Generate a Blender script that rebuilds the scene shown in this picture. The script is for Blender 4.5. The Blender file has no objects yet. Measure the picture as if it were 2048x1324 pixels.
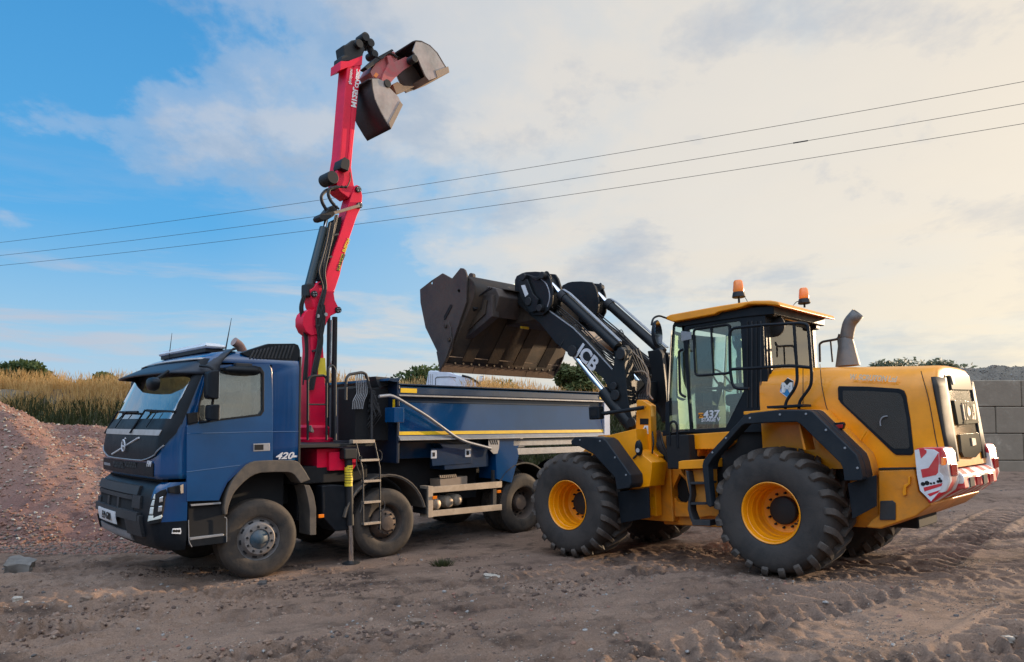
import bpy, bmesh, math, random
import numpy as np
from mathutils import Vector, Matrix, noise
from mathutils.geometry import tessellate_polygon
R=math.radians
random.seed(7)
scene=bpy.context.scene
# ---------------------------------------------------------------- camera, sky, sun, exposure
F_PX=1479.; CX,CY=1024.,768.; HZ=845.; HC=1.95
PITCH=math.atan((HZ-CY)/F_PX)
cd=bpy.data.cameras.new('camera'); cam=bpy.data.objects.new('camera',cd); scene.collection.objects.link(cam)
cd.sensor_width=36.; cd.lens=36*F_PX/2048.; cd.shift_y=(CY-662.)/2048.; cd.clip_start=.05; cd.clip_end=3000
cam.location=(0,0,HC); cam.rotation_euler=(R(90)+PITCH,0,0); scene.camera=cam
SUN_AZ=R(58)      # clockwise from +Y (right of the view direction)
SUN_EL=R(9)
sund=Vector((math.sin(SUN_AZ)*math.cos(SUN_EL),math.cos(SUN_AZ)*math.cos(SUN_EL),math.sin(SUN_EL)))
sl=bpy.data.lights.new('sun','SUN'); sl.energy=5.0; sl.angle=R(.9); sl.color=(1.0,.74,.48)
so=bpy.data.objects.new('sun',sl); scene.collection.objects.link(so); so.rotation_euler=sund.to_track_quat('Z','Y').to_euler()
scene.view_settings.view_transform='Standard'; scene.view_settings.look='None'; scene.view_settings.gamma=1
scene.view_settings.exposure=0.26
scene.cycles.max_bounces=6; scene.cycles.transparent_max_bounces=12; scene.cycles.caustics_reflective=False; scene.cycles.caustics_refractive=False
scene.cycles.use_denoising=True

class NT:
    def __init__(s,nt): s.nt=nt
    def n(s,t,**kw):
        nd=s.nt.nodes.new(t)
        for k,v in kw.items():
            if k=='inp':
                for kk,vv in v.items():
                    if isinstance(vv,bpy.types.NodeSocket): s.nt.links.new(vv,nd.inputs[kk])
                    else: nd.inputs[kk].default_value=vv
            else: setattr(nd,k,v)
        return nd
    def math(s,op,a,b=None,c=None,clamp=False):
        nd=s.nt.nodes.new('ShaderNodeMath'); nd.operation=op; nd.use_clamp=clamp
        for i,x in enumerate((a,b,c)):
            if x is None: continue
            if isinstance(x,bpy.types.NodeSocket): s.nt.links.new(x,nd.inputs[i])
            else: nd.inputs[i].default_value=x
        return nd.outputs[0]
    def mix(s,f,a,b,blend='MIX'):
        nd=s.nt.nodes.new('ShaderNodeMix'); nd.data_type='RGBA'; nd.blend_type=blend
        for i,x in ((0,f),(6,a),(7,b)):
            if isinstance(x,bpy.types.NodeSocket): s.nt.links.new(x,nd.inputs[i])
            else: nd.inputs[i].default_value=x if i==0 else (*x,1)
        return nd.outputs[2]
    def ramp(s,f,stops,interp='LINEAR'):
        nd=s.nt.nodes.new('ShaderNodeValToRGB'); cr=nd.color_ramp; cr.interpolation=interp
        while len(cr.elements)<len(stops): cr.elements.new(.5)
        for e,(p,c) in zip(cr.elements,stops):
            e.position=p; e.color=(c,c,c,1) if not hasattr(c,'__len__') else (*c,1)
        s.nt.links.new(f,nd.inputs[0]); return nd.outputs[0]
    def noise(s,vec,scale,detail=6,rough=.55,dist=0.,lac=2.):
        nd=s.n('ShaderNodeTexNoise',inp={'Scale':scale,'Detail':detail,'Roughness':rough,'Distortion':dist})
        if vec is not None: s.nt.links.new(vec,nd.inputs['Vector'])
        return nd.outputs[0]

world=bpy.data.worlds.new('World'); scene.world=world; world.use_nodes=True
SEED=33.3
def build_world():
    nt=world.node_tree; nt.nodes.clear(); N=NT(nt)
    tc=N.n('ShaderNodeTexCoord').outputs['Generated']
    sep=N.n('ShaderNodeSeparateXYZ',inp={0:tc})
    sky=N.n('ShaderNodeTexSky',sky_type='NISHITA',sun_disc=False,sun_elevation=SUN_EL,sun_rotation=SUN_AZ,altitude=50,air_density=1.0,dust_density=1.2,ozone_density=2.0)
    skyc=N.n('ShaderNodeHueSaturation',inp={'Saturation':1.15,'Value':1.0,'Color':sky.outputs[0]}).outputs[0]
    z=N.math('MAXIMUM',sep.outputs[2],0.0)
    # clear sky colour from elevation, blended with the physical sky
    up=N.ramp(z,[(0,(.55,.65,.78)),(.10,(.36,.62,.85)),(.24,(.11,.44,.84)),(.5,(.06,.32,.70)),(1,(.12,.30,.55))])
    dot=N.n('ShaderNodeVectorMath',operation='DOT_PRODUCT',inp={0:tc,1:tuple(sund)}).outputs['Value']
    d01=N.math('MULTIPLY_ADD',dot,.5,.5)
    near=N.ramp(d01,[(0,0.),(.60,0.),(.80,.75),(1,1.)])
    base=N.mix(near,up,N.mix(N.ramp(d01,[(0,0.),(.90,0.),(.985,1.),(1,1.)]),(.50,.68,.82),(.93,.84,.66)))
    den=N.math('ADD',z,.22)
    px=N.math('DIVIDE',sep.outputs[0],den); py=N.math('DIVIDE',sep.outputs[1],den)
    cv=N.n('ShaderNodeCombineXYZ',inp={0:px,1:N.math('MULTIPLY',py,.8),2:SEED}).outputs[0]
    n1=N.noise(cv,1.15,11,.58,.12)
    n2=N.noise(cv,.42,3,.5,.3)
    n3=N.noise(cv,4.2,6,.6,.1)
    cov=N.math('MULTIPLY_ADD',sep.outputs[0],.215,.048)
    back=N.ramp(N.math('MULTIPLY_ADD',sep.outputs[1],-.5,.5),[(0,0.),(.45,0.),(.62,.16),(1,.2)])
    m=N.math('ADD',N.math('ADD',N.math('ADD',N.math('MULTIPLY_ADD',n1,1.15,-.16),N.math('MULTIPLY',N.math('SUBTRACT',n3,.5),.14)),N.math('MULTIPLY',N.math('SUBTRACT',n2,.5),.9)),N.math('ADD',cov,back))
    mask=N.ramp(m,[(0,0.),(.41,0.),(.46,.35),(.54,.75),(.66,.96),(1,1.)],'EASE')
    n4=N.noise(cv,2.4,10,.60,.15); lit=N.ramp(N.math('ADD',n4,N.math('MULTIPLY',n2,.35)),[(0,0.),(.54,0.),(.62,.35),(.70,.9),(1,1.)])
    cwarm=N.mix(lit,(.60,.59,.60),(1.0,.87,.69)); ccool=N.mix(lit,(.33,.44,.60),(.58,.63,.74))
    warmth=N.ramp(d01,[(0,.6),(.35,.15),(.52,0.05),(.74,.7),(1,1.)])
    cc=N.mix(warmth,ccool,cwarm)
    mask2=N.math('MULTIPLY',mask,N.ramp(z,[(0,.35),(.08,.6),(.22,.9),(1,.93)]))
    col=N.mix(mask2,base,cc)
    # flat cloud bands low on the horizon
    band=N.n('ShaderNodeMapping',inp={'Vector':tc,'Scale':(1.5,1.5,11)}).outputs[0]
    nb=N.noise(band,1.9,8,.6,.35)
    bm=N.math('MULTIPLY',N.ramp(nb,[(0,0.),(.47,0.),(.58,.85),(1,1.)]),N.ramp(z,[(0,.8),(.12,.75),(.26,.15),(.34,0.),(1,0.)]))
    col=N.mix(bm,col,N.mix(warmth,(.56,.56,.66),(.98,.84,.64)))
    mixn=N.mix(.12,col,N.mix(1.0,skyc,(.12,.12,.12),'MULTIPLY'))
    # unseen sky behind and above the camera brightened as added fill light
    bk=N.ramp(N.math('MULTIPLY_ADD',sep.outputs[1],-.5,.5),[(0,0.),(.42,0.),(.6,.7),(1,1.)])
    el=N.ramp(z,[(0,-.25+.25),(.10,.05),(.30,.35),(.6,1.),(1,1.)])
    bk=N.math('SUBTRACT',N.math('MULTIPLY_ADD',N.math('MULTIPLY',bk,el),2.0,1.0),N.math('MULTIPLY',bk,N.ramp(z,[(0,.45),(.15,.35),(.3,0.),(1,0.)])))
    hi=N.ramp(z,[(0,1.),(.52,1.),(.75,1.),(1,1.)]); hi=N.math('ADD',hi,N.ramp(z,[(0,0.),(.52,0.),(.72,.5),(1,.65)]))  # overhead sky raised too, more added fill
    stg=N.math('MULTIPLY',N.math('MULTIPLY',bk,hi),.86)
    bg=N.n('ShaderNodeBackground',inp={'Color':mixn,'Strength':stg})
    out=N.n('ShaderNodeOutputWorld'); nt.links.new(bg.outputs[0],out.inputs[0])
build_world()

# ---------------------------------------------------------------- frames and tracing of real planes
def ray(px,py):
    x=(px-CX)/F_PX; y=(CY-py)/F_PX
    return Vector((x,math.cos(PITCH)-y*math.sin(PITCH),math.sin(PITCH)+y*math.cos(PITCH)))
def at(px,py,Y):
    d=ray(px,py); return Vector((0,0,HC))+d*(Y/d.y)
class Frame:
    def __init__(s,o,yaw,pitch=0.):
        s.o=Vector(o); c,n=math.cos(yaw),math.sin(yaw)
        s.f=Vector((c*math.cos(pitch),n*math.cos(pitch),math.sin(pitch))); s.l=Vector((-n,c,0)); s.u=s.f.cross(s.l)
        s.M=Matrix.Translation(s.o)@Matrix((s.f,s.l,s.u)).transposed().to_4x4()
    def w(s,u,v,z): return s.o+s.f*u+s.l*v+s.u*z
    def P(s,px,py,v):            # point of the vehicle's own side plane at lateral offset v
        d=ray(px,py); c=Vector((0,0,HC)); t=((s.o-c).dot(s.l)+v)/d.dot(s.l); q=c+d*t-s.o
        return (q.dot(s.f),q.dot(s.u))
    def S(s,pts,v): return [s.P(x,y,v) for x,y in pts]
    def U(s,px,py,u):            # point (v,z) of the cross plane at u
        d=ray(px,py); c=Vector((0,0,HC)); t=((s.o-c).dot(s.f)+u)/d.dot(s.f); q=c+d*t-s.o
        return (q.dot(s.l),q.dot(s.u))
    def SU(s,pts,u): return [s.U(x,y,u) for x,y in pts]
T=Frame((-4.193,10.868,-.13),3.899)
L=Frame((3.881,9.458,.154),2.362,-.048)

# ---------------------------------------------------------------- ground level
_cp=[(-5,6,-.1),(0,0,.12),(0,5,.08),(6,5,.2),(-9,12,-.1),(-9,20,.1),(0,20,.12),(8,20,.45),(16,22,.5),(7,13,.3),(12,12,.4),(-2.5,9,-.1),(-14,14,-.1),(5,24,.4),(-6,30,.3),(18,30,.6),(12,3,.3),(-10,2,0)]
for u,z in ((0,-.133),(-1.99,-.11),(-4.92,-.02),(-6.3,.0)):
    for v in (1.05,-1.05):
        q=T.w(u,v,0); _cp.append((q.x,q.y,z))
for u in (0,3.075):
    for v in (.925,-.925):
        q=L.w(u,v,0); _cp.append((q.x,q.y,q.z))
_cp=np.array(_cp); _sg=4.0; _mean=.12
_A=np.exp(-((_cp[:,None,0]-_cp[None,:,0])**2+(_cp[:,None,1]-_cp[None,:,1])**2)/(2*_sg**2))
_w=np.linalg.solve(_A+np.eye(len(_cp))*2e-3,_cp[:,2]-_mean)
def gbase(x,y):
    x=np.asarray(x,float); y=np.asarray(y,float); o=np.full(x.shape,_mean)
    for (cx,cy,_),w in zip(_cp,_w): o=o+w*np.exp(-((x-cx)**2+(y-cy)**2)/(2*_sg**2))
    return o

# ---------------------------------------------------------------- object helpers
COL=scene.collection
def tag(o,label=None,cat=None,group=None,kind=None):
    if label: o['label']=label
    if cat: o['category']=cat
    if group: o['group']=group
    if kind: o['kind']=kind
    return o
def empty(name,loc=(0,0,0),M=None):
    o=bpy.data.objects.new(name,None); COL.objects.link(o); o.empty_display_size=.3
    if M is not None: o.matrix_world=M
    else: o.location=loc
    return o
def copy_tree(o,parent=None):
    c=o.copy(); COL.objects.link(c)
    if parent is not None: c.parent=parent
    for ch in [x for x in o.children]: copy_tree(ch,c)
    return c
class MB:
    def __init__(s): s.v=[]; s.f=[]
    def add(s,vs,fs):
        b=len(s.v); s.v+= [tuple(v) for v in vs]; s.f+=[tuple(b+i for i in f) for f in fs]; return s
    def box(s,c,d,rot=None):
        x,y,z=(k/2 for k in d); vs=[Vector((i*x,j*y,k*z)) for i in(-1,1) for j in(-1,1) for k in(-1,1)]
        if rot is not None: vs=[rot@v for v in vs]
        vs=[v+Vector(c) for v in vs]
        return s.add(vs,[(0,1,3,2),(4,6,7,5),(0,4,5,1),(2,3,7,6),(0,2,6,4),(1,5,7,3)])
    def bb(s,a,b): return s.box([(p+q)/2 for p,q in zip(a,b)],[abs(q-p) for p,q in zip(a,b)])
    def prism(s,pts,a,b,axis='v',holes=()):
        def mk(p,t):
            if axis=='v': return (p[0],t,p[1])
            if axis=='u': return (t,p[0],p[1])
            return (p[0],p[1],t)
        loops=[list(pts)]+[list(h) for h in holes]
        tri=tessellate_polygon([[Vector((p[0],p[1],0)) for p in lp] for lp in loops])
        flat=[p for lp in loops for p in lp]; n=len(flat)
        vs=[mk(p,a) for p in flat]+[mk(p,b) for p in flat]
        fs=[tuple(t) for t in tri]+[tuple(n+i for i in reversed(t)) for t in tri]
        if not holes: fs=[tuple(range(n)),tuple(range(2*n-1,n-1,-1))]
        k=0
        for lp in loops:
            m=len(lp)
            for i in range(m): j=(i+1)%m; fs.append((k+i,k+j,n+k+j,n+k+i))
            k+=m
        return s.add(vs,fs)
    def tube(s,pts,r,n=10,cap=True,r2=None):
        pts=[Vector(p) for p in pts]
        q=[pts[0]]
        for p in pts[1:]:
            if (p-q[-1]).length>1e-5: q.append(p)
        pts=q
        if len(pts)<2: return s
        ref=None; rings=[]; m=len(pts)
        for i,p in enumerate(pts):
            d=((pts[min(i+1,m-1)]-p).normalized()+(p-pts[max(i-1,0)]).normalized())
            if d.length<1e-6: d=pts[min(i+1,m-1)]-p
            d.normalize()
            if ref is None:
                ref=Vector((0,0,1)) if abs(d.z)<.9 else Vector((1,0,0))
            a=(ref-d*ref.dot(d)).normalized(); b=d.cross(a); ref=a
            rr=r if r2 is None else r+(r2-r)*i/(m-1)
            rings.append([p+a*rr*math.cos(2*math.pi*k/n)+b*rr*math.sin(2*math.pi*k/n) for k in range(n)])
        return s.loft(rings,cap)
    def loft(s,rings,cap=True,closed=True):
        n=len(rings[0]); vs=[p for rg in rings for p in rg]; fs=[]
        for i in range(len(rings)-1):
            for k in range(n if closed else n-1):
                j=(k+1)%n; fs.append((i*n+k,i*n+j,(i+1)*n+j,(i+1)*n+k))
        if cap: fs+= [tuple(range(n-1,-1,-1)),tuple((len(rings)-1)*n+k for k in range(n))]
        return s.add(vs,fs)
    def lathe(s,prof,c,axis='v',side=1,n=40,cap=True):
        c=Vector(c); rings=[]
        for r,a in prof:
            rg=[]
            for k in range(n):
                t=2*math.pi*k/n; x,y=r*math.cos(t),r*math.sin(t)
                if axis=='v': o=Vector((x,side*a,y))
                elif axis=='u': o=Vector((side*a,x,y))
                else: o=Vector((x,y,side*a))
                rg.append(c+o)
            rings.append(rg)
        return s.loft(rings,cap)
    def cyl(s,p0,p1,r,n=16,r2=None): return s.tube([p0,p1],r,n,True,r2)
    def build(s,name,mat,parent=None,bevel=0.,smooth=35,seg=2,clean=True):
        me=bpy.data.meshes.new(name); me.from_pydata(s.v,[],s.f); 
        if clean:
            bm=bmesh.new(); bm.from_mesh(me); bmesh.ops.recalc_face_normals(bm,faces=bm.faces); bm.to_mesh(me); bm.free()
        me.materials.append(mat)
        if smooth: 
            me.shade_smooth(); me.set_sharp_from_angle(angle=R(smooth))
        o=bpy.data.objects.new(name,me); COL.objects.link(o)
        if parent is not None: o.parent=parent
        if bevel:
            m=o.modifiers.new('bevel','BEVEL'); m.width=bevel; m.segments=seg; m.limit_method='ANGLE'; m.angle_limit=R(32); m.harden_normals=True
        return o
def rnd(path,r=.05,n=4,closed=False):
    """round the corners of a 2-D or 3-D path"""
    P=[Vector(p) for p in path]; m=len(P); out=[]
    for i,p in enumerate(P):
        if not closed and i in (0,m-1): out.append(p); continue
        a=P[(i-1)%m]-p; b=P[(i+1)%m]-p; k=min(r,a.length*.45,b.length*.45)
        s0=p+a.normalized()*k; s1=p+b.normalized()*k
        for j in range(n+1):
            t=j/n; out.append(s0*(1-t)**2+p*2*t*(1-t)+s1*t*t)
    return out
def arc(c,r,a0,a1,n): return [(c[0]+r*math.cos(R(a0+(a1-a0)*i/n)),c[1]+r*math.sin(R(a0+(a1-a0)*i/n))) for i in range(n+1)]
_dg=None
def text(s,size,mat,parent,o,xd,yd,name='lettering',ext=.002,bold=0.,shear=0.,align='CENTER',sx=1.):
    cu=bpy.data.curves.new('t','FONT'); cu.body=s; cu.size=size; cu.extrude=ext; cu.offset=bold; cu.shear=shear; cu.align_x=align; cu.align_y='CENTER'
    ob=bpy.data.objects.new('t',cu); COL.objects.link(ob); bpy.context.view_layer.update()
    me=bpy.data.meshes.new_from_object(ob.evaluated_get(bpy.context.evaluated_depsgraph_get()))
    bpy.data.objects.remove(ob)
    xd=Vector(xd).normalized(); yd=Vector(yd); yd=(yd-xd*yd.dot(xd)).normalized(); zd=xd.cross(yd)
    M=Matrix.Translation(Vector(o))@Matrix((xd*sx,yd,zd)).transposed().to_4x4()
    me.transform(M); me.materials.clear(); me.materials.append(mat); me.name=name
    t=bpy.data.objects.new(name,me); COL.objects.link(t)
    if parent is not None: t.parent=parent
    return t

# ---------------------------------------------------------------- materials
MATS={}
def mat(name,color,rough=.5,metal=0.,coat=0.,dust=None,dustamt=.0,dscale=3.,bump=0.,bscale=40.,var=.12,coord='Object',spec=.5):
    m=bpy.data.materials.new(name); m.use_nodes=True; nt=m.node_tree; N=NT(nt); p=nt.nodes['Principled BSDF']
    tc=N.n('ShaderNodeTexCoord').outputs[coord]
    n1=N.noise(tc,dscale*2.3,5,.6)
    c=N.mix(N.ramp(n1,[(0,0.),(.3,0.),(.7,1.),(1,1.)]),tuple(k*(1-var) for k in color),tuple(min(1,k*(1+var)) for k in color))
    rr=rough
    if dust:
        n2=N.noise(tc,dscale,8,.68,.4)
        lo=.75-dustamt*.6
        f=N.ramp(n2,[(0,0.),(max(.01,lo-.12),0.02),(min(.98,lo+.12),min(1,dustamt*1.2)),(1,min(1,dustamt*1.3))])
        n3=N.noise(tc,dscale*11,6,.75); f2=N.math('MULTIPLY',N.ramp(n3,[(0,0.),(.56,0.),(.70,1.),(1,1.)]),min(.7,dustamt*1.1)); f=N.math('MAXIMUM',f,f2)
        c=N.mix(f,c,dust); rr=N.math('MULTIPLY_ADD',f,.8-rough if rough<.8 else 0.,rough)
    nt.links.new(c,p.inputs['Base Color'])
    if isinstance(rr,float) or isinstance(rr,int): p.inputs['Roughness'].default_value=rr
    else: nt.links.new(rr,p.inputs['Roughness'])
    p.inputs['Metallic'].default_value=metal; p.inputs['Coat Weight'].default_value=coat; p.inputs['Coat Roughness'].default_value=.06
    p.inputs['Specular IOR Level'].default_value=spec
    if bump:
        b=N.n('ShaderNodeBump',inp={'Strength':bump,'Distance':.01,'Height':N.noise(tc,bscale,4,.6)}); nt.links.new(b.outputs[0],p.inputs['Normal'])
    MATS[name]=m; return m
DUST=(.19,.135,.095)
BLUE=mat('blue_paint',(.0006,.056,.17),.20,0,.7,(.02,.06,.11),.10,1.2,.04,2.0)
NAVY=mat('navy_paint',(.0006,.026,.07),.3,0,.4,(.06,.07,.08),.15,2.,.06,3)
VISOR=mat('visor_plastic',(.006,.013,.026),.45,0,.0,(.035,.037,.045),.25,3)
BLACK=mat('black_plastic',(.006,.009,.013),.42,0,0,(.026,.026,.028),.3,3,.15,90,spec=.22)
GREYP=mat('grey_plastic',(.017,.020,.024),.5,0,0,(.065,.055,.048),.4,3,.2,90)
ARCH=mat('dusty_arch_plastic',(.045,.04,.037),.6,0,0,(.15,.118,.088),.5,4,.2,90)
DARK=mat('chassis_black',(.006,.007,.009),.6,0,0,(.03,.027,.024),.3,3)
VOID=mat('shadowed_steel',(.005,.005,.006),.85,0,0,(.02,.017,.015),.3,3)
RED=mat('crane_red',(.80,.003,.045),.45,0,.1,(.36,.03,.06),.28,2,.08,4,spec=.3)
REDF=mat('faded_red',(.52,.06,.07),.5,0,.1,(.3,.2,.17),.5,2.4,.15,8)
YEL=mat('loader_yellow',(.88,.31,.001),.33,0,.25,(.44,.18,.02),.18,1.6,.05,3)
YELD=mat('loader_yellow_dusty',(.78,.26,.003),.42,0,.1,(.32,.16,.05),.42,2.2,.08,6)
FEND=mat('fender_plastic',(.012,.017,.023),.46,0,0,(.042,.041,.040),.3,2.5,.2,60,spec=.25)
BOOM=mat('boom_black',(.006,.009,.012),.42,0,.0,(.036,.032,.028),.3,2.5,.1,12,spec=.3)
STEEL=mat('worn_bucket_steel',(.040,.034,.034),.52,.25,0,(.13,.095,.07),.42,1.6,.35,22,.25)
STEELD=mat('dark_bucket_steel',(.022,.018,.015),.6,.2,0,(.11,.066,.034),.40,1.8,.35,18,.3)
EDGE=mat('rusty_edge_steel',(.13,.085,.06),.55,.3,0,(.26,.17,.11),.6,3,.4,20,.3)
TAN=mat('dusty_steel',(.27,.2,.15),.65,.1,0,(.36,.27,.19),.6,2,.3,20)
LUG=mat('tyre_lug_rubber',(.040,.035,.031),.75,0,0,(.12,.092,.072),.5,5,.25,60,.2)
TYRE=mat('tyre_rubber',(.022,.020,.019),.75,0,0,(.062,.050,.042),.5,3.5,.3,40,.25)
TYRED=mat('dusty_tyre_rubber',(.020,.018,.017),.8,0,0,(.11,.078,.052),.42,3.2,.3,40,.25)
RIM=mat('silver_rim',(.30,.28,.27),.45,.55,0,(.17,.13,.10),.4,5,.2,30)
RIMD=mat('rusty_rim',(.10,.075,.06),.6,.4,0,(.16,.11,.08),.5,6,.3,30)
CHROME=mat('chrome_rod',(.75,.78,.82),.12,1.)
ALU=mat('dusty_aluminium',(.55,.47,.38),.45,.55,0,(.42,.33,.24),.6,4,.2,20)
ALUG=mat('grey_aluminium',(.36,.37,.39),.42,.6,0,(.25,.22,.2),.35,4,.2,20)
HOSE=mat('rubber_hose',(.010,.010,.011),.5,0,0,(.06,.05,.045),.3,6)
WHITE=mat('white_paint',(.72,.73,.74),.35,0,.3,(.5,.45,.38),.25,3)
OFFW=mat('silver_strip',(.46,.42,.40),.4,.3,0,(.3,.25,.2),.3,4)
YTAPE=mat('yellow_tape',(.86,.52,.01),.45)
YLAB=mat('yellow_label',(.85,.62,.04),.5)
NLET=mat('faded_lettering',(.80,.62,.40),.5)
WLET=mat('white_lettering',(.80,.80,.78),.5)
SLET=mat('silver_lettering',(.60,.60,.62),.4)
BLET=mat('black_lettering',(.01,.01,.01),.5)
REDT=mat('reflective_red',(.62,.012,.03),.38,0,.3,(.4,.2,.12),.3,3)
AMBER=mat('amber_lens',(.95,.22,.01),.2,0,.5)
REDL=mat('red_lens',(.35,.01,.01),.2,0,.5)
LENS=mat('clear_lens',(.55,.56,.56),.12,.5,.5)
SEAT=mat('grey_seat_fabric',(.10,.10,.10),.85)
INT=mat('cab_interior',(.045,.045,.045),.7)
WOODC=mat('concrete',(.30,.27,.24),.85,0,0,(.20,.17,.14),.5,1.1,.5,14,.15)
WHITEC=mat('white_lorry_paint',(.62,.66,.74),.3,0,.6,(.45,.45,.47),.2,2)
PIPE=mat('exhaust_pipe',(.13,.125,.12),.5,.5,0,(.3,.24,.19),.4,4,.2,20)
CPIPE=mat('copper_stack',(.42,.27,.22),.45,.5)
def glass(name,tint,refl=.10,alpha=.25,rough=.02,dc=(.30,.31,.28)):
    m=bpy.data.materials.new(name); m.use_nodes=True; nt=m.node_tree; N=NT(nt); nt.nodes.clear()
    tr=N.n('ShaderNodeBsdfTransparent',inp={'Color':(*tint,1)}); gl=N.n('ShaderNodeBsdfGlossy',inp={'Color':(1,1,1,1),'Roughness':rough})
    df=N.n('ShaderNodeBsdfDiffuse',inp={'Color':(*dc,1)})
    tc=N.n('ShaderNodeTexCoord').outputs['Object']
    dirt=N.ramp(N.noise(tc,2.2,8,.7,.5),[(0,0.),(.42,alpha*.35),(.68,alpha),(1,alpha*1.2)])
    m1=N.n('ShaderNodeMixShader',inp={0:dirt,1:tr.outputs[0],2:df.outputs[0]})
    fr=N.n('ShaderNodeFresnel',inp={'IOR':1.52}).outputs[0]; f=N.math('ADD',fr,refl,clamp=True)
    m2=N.n('ShaderNodeMixShader',inp={0:f,1:m1.outputs[0],2:gl.outputs[0]})
    nt.links.new(m2.outputs[0],N.n('ShaderNodeOutputMaterial').inputs[0]); return m
GLASS=glass('cab_glass',(.84,.95,.90),.05,.09)
CLEAR=glass('door_glass',(.86,.93,.90),.14,.26,.02,(.50,.56,.53))
WGLASS=glass('windscreen_glass',(.70,.82,.80),.24,.12)
def proj(p):
    p=Vector(p)-Vector((0,0,HC)); fy=p.y*math.cos(PITCH)+p.z*math.sin(PITCH); uz=-p.y*math.sin(PITCH)+p.z*math.cos(PITCH)
    return CX+F_PX*p.x/fy, CY-F_PX*uz/fy
def zm(pts,b,k): return [(b[0]+x/k,b[1]+y/k) for x,y in pts]
# ================================================================= BLUE TIPPER LORRY
lorry=empty('tipper_lorry',M=T.M)
tag(lorry,'blue four-axle tipper lorry with a red folding crane standing up behind its cab','tipper lorry')
def trace(fr,name,mt,parent,pts,v0,v1,bevel=.008,vt=None,holes=(),smooth=35,seg=2):
    vt=v0 if vt is None else vt
    return MB().prism(fr.S(pts,vt),v0,v1,holes=[fr.S(h,vt) for h in holes]).build(name,mt,parent,bevel,smooth,seg)
# ---- wheels
def lorry_wheel(name,c,side,w,steer=0.,kind='front',tm=TYRED,nut=10):
    """wheel whose outer face looks to side; c is the centre of its outer face"""
    root=MB(); r=.525
    M0=Matrix.Translation(Vector(c))@Matrix.Rotation(steer,4,'Z')
    prof=[(.285,-.012),(.30,.004),(.335,.010),(.42,.016),(.47,.010),(.497,-.010),(.512,-.03)]
    n=5; 
    for i in range(n):
        a0=-.035-(w-.07)*i/n; a1=-.035-(w-.07)*(i+1)/n
        prof+=[(.524,a0-.004),(.525,a1+.014)]
        if i<n-1: prof+=[(.512,a1+.010),(.512,a1)]
    prof+=[(.512,-w+.03),(.497,-w+.01),(.47,-w-.01),(.42,-w-.016),(.335,-w-.01),(.285,-w+.012)]
    mb=MB().lathe(prof,(0,0,0),'v',side,72,cap=False)
    if kind=='drive':
        for row in range(6):
            for k in range(64):
                t=2*math.pi*(k+.5*(row%2))/64; a=-.04-(w-.08)*(row+.5)/6
                rot=Matrix.Rotation(-t,3,'Y'); mb.box(rot@Vector((.523,side*a,0)),(.02,(w-.08)/6*.82,.034),rot)
    ty=mb.build('wheel',tm,lorry,0,40); ty.matrix_local=M0
    rim=[(.30,.004),(.305,.000),(.292,-.014),(.280,-.03)]
    if kind=='front': rim+=[(.262,-.055),(.235,-.035),(.210,.010),(.197,.028),(.135,.030),(.128,.010),(.10,.014),(.06,.03),(0.001,.034)]
    elif kind=='second': rim+=[(.265,-.09),(.245,-.12),(.215,-.06),(.19,-.03),(.175,.0),(.165,.015),(.13,.02),(.115,.03),(.105,.055),(.06,.062),(.001,.064)]
    else: rim+=[(.268,-.10),(.25,-.17),(.20,-.19),(.15,-.19),(.145,-.10),(.12,-.06),(.001,-.055)]
    rm=MB().lathe(rim,(0,0,0),'v',side,48,cap=False).build('rim',RIM if kind=='front' else RIMD,ty,0,30)
    a_n={'front':.03,'second':.02,'drive':-.19}[kind]; rn={'front':.166,'second':.15,'drive':.175}[kind]
    nb=MB()
    for k in range(nut):
        t=2*math.pi*(k+.3)/nut; p=Vector((rn*math.cos(t),side*a_n,rn*math.sin(t)))
        nb.cyl(p,p+Vector((0,side*.028,0)),.017,6,.012)
    if nut: nb.build('wheel_nuts',DARK,ty,0,30)
    hb=MB()
    for k in range(10):
        t=2*math.pi*(k+.8)/10
        if kind=='front': p=Vector((.236*math.cos(t),side*-.036,.236*math.sin(t))); d=Vector((.0,side*.012,0))
        else: p=Vector((.225*math.cos(t),side*(-.085 if kind=='second' else -.182),.225*math.sin(t))); d=Vector((0,side*.012,0))
        rot=Matrix.Rotation(-t,3,'Y'); hb.box(p+d*.5,(.03,.014,.062),rot)
    hb.build('hand_holes',VOID,ty,.004,30)
    if kind=='front': MB().lathe([(.126,.02),(.07,.045),(.05,.06),(.001,.062)],(0,0,0),'v',side,32,cap=False).build('hub_cap',mat('hub_paint_'+name,(.02,.06,.09),.45,0,.2,DUST,.4,4),ty,0,40)
    return ty
AX=[0,-1.99,-4.92,-6.29]; AZ=[.525,.548,.635,.645]
lorry_wheel('f',(0.02,1.2,AZ[0]),1,.34,R(-7),'front')
lorry_wheel('g',(0.0,-1.2,AZ[0]),-1,.34,R(-7),'front')
lorry_wheel('h',(AX[1],1.2,AZ[1]),1,.34,R(-3),'second')
lorry_wheel('i',(AX[1],-1.2,AZ[1]),-1,.34,R(-3),'second')
for i in (2,3):
    for s in (1,-1):
        lorry_wheel('d',(AX[i],s*1.2,AZ[i]),s,.27,0,'drive'); w2=lorry_wheel('d',(AX[i],s*.89,AZ[i]),s,.27,0,'drive',nut=0)
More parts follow.
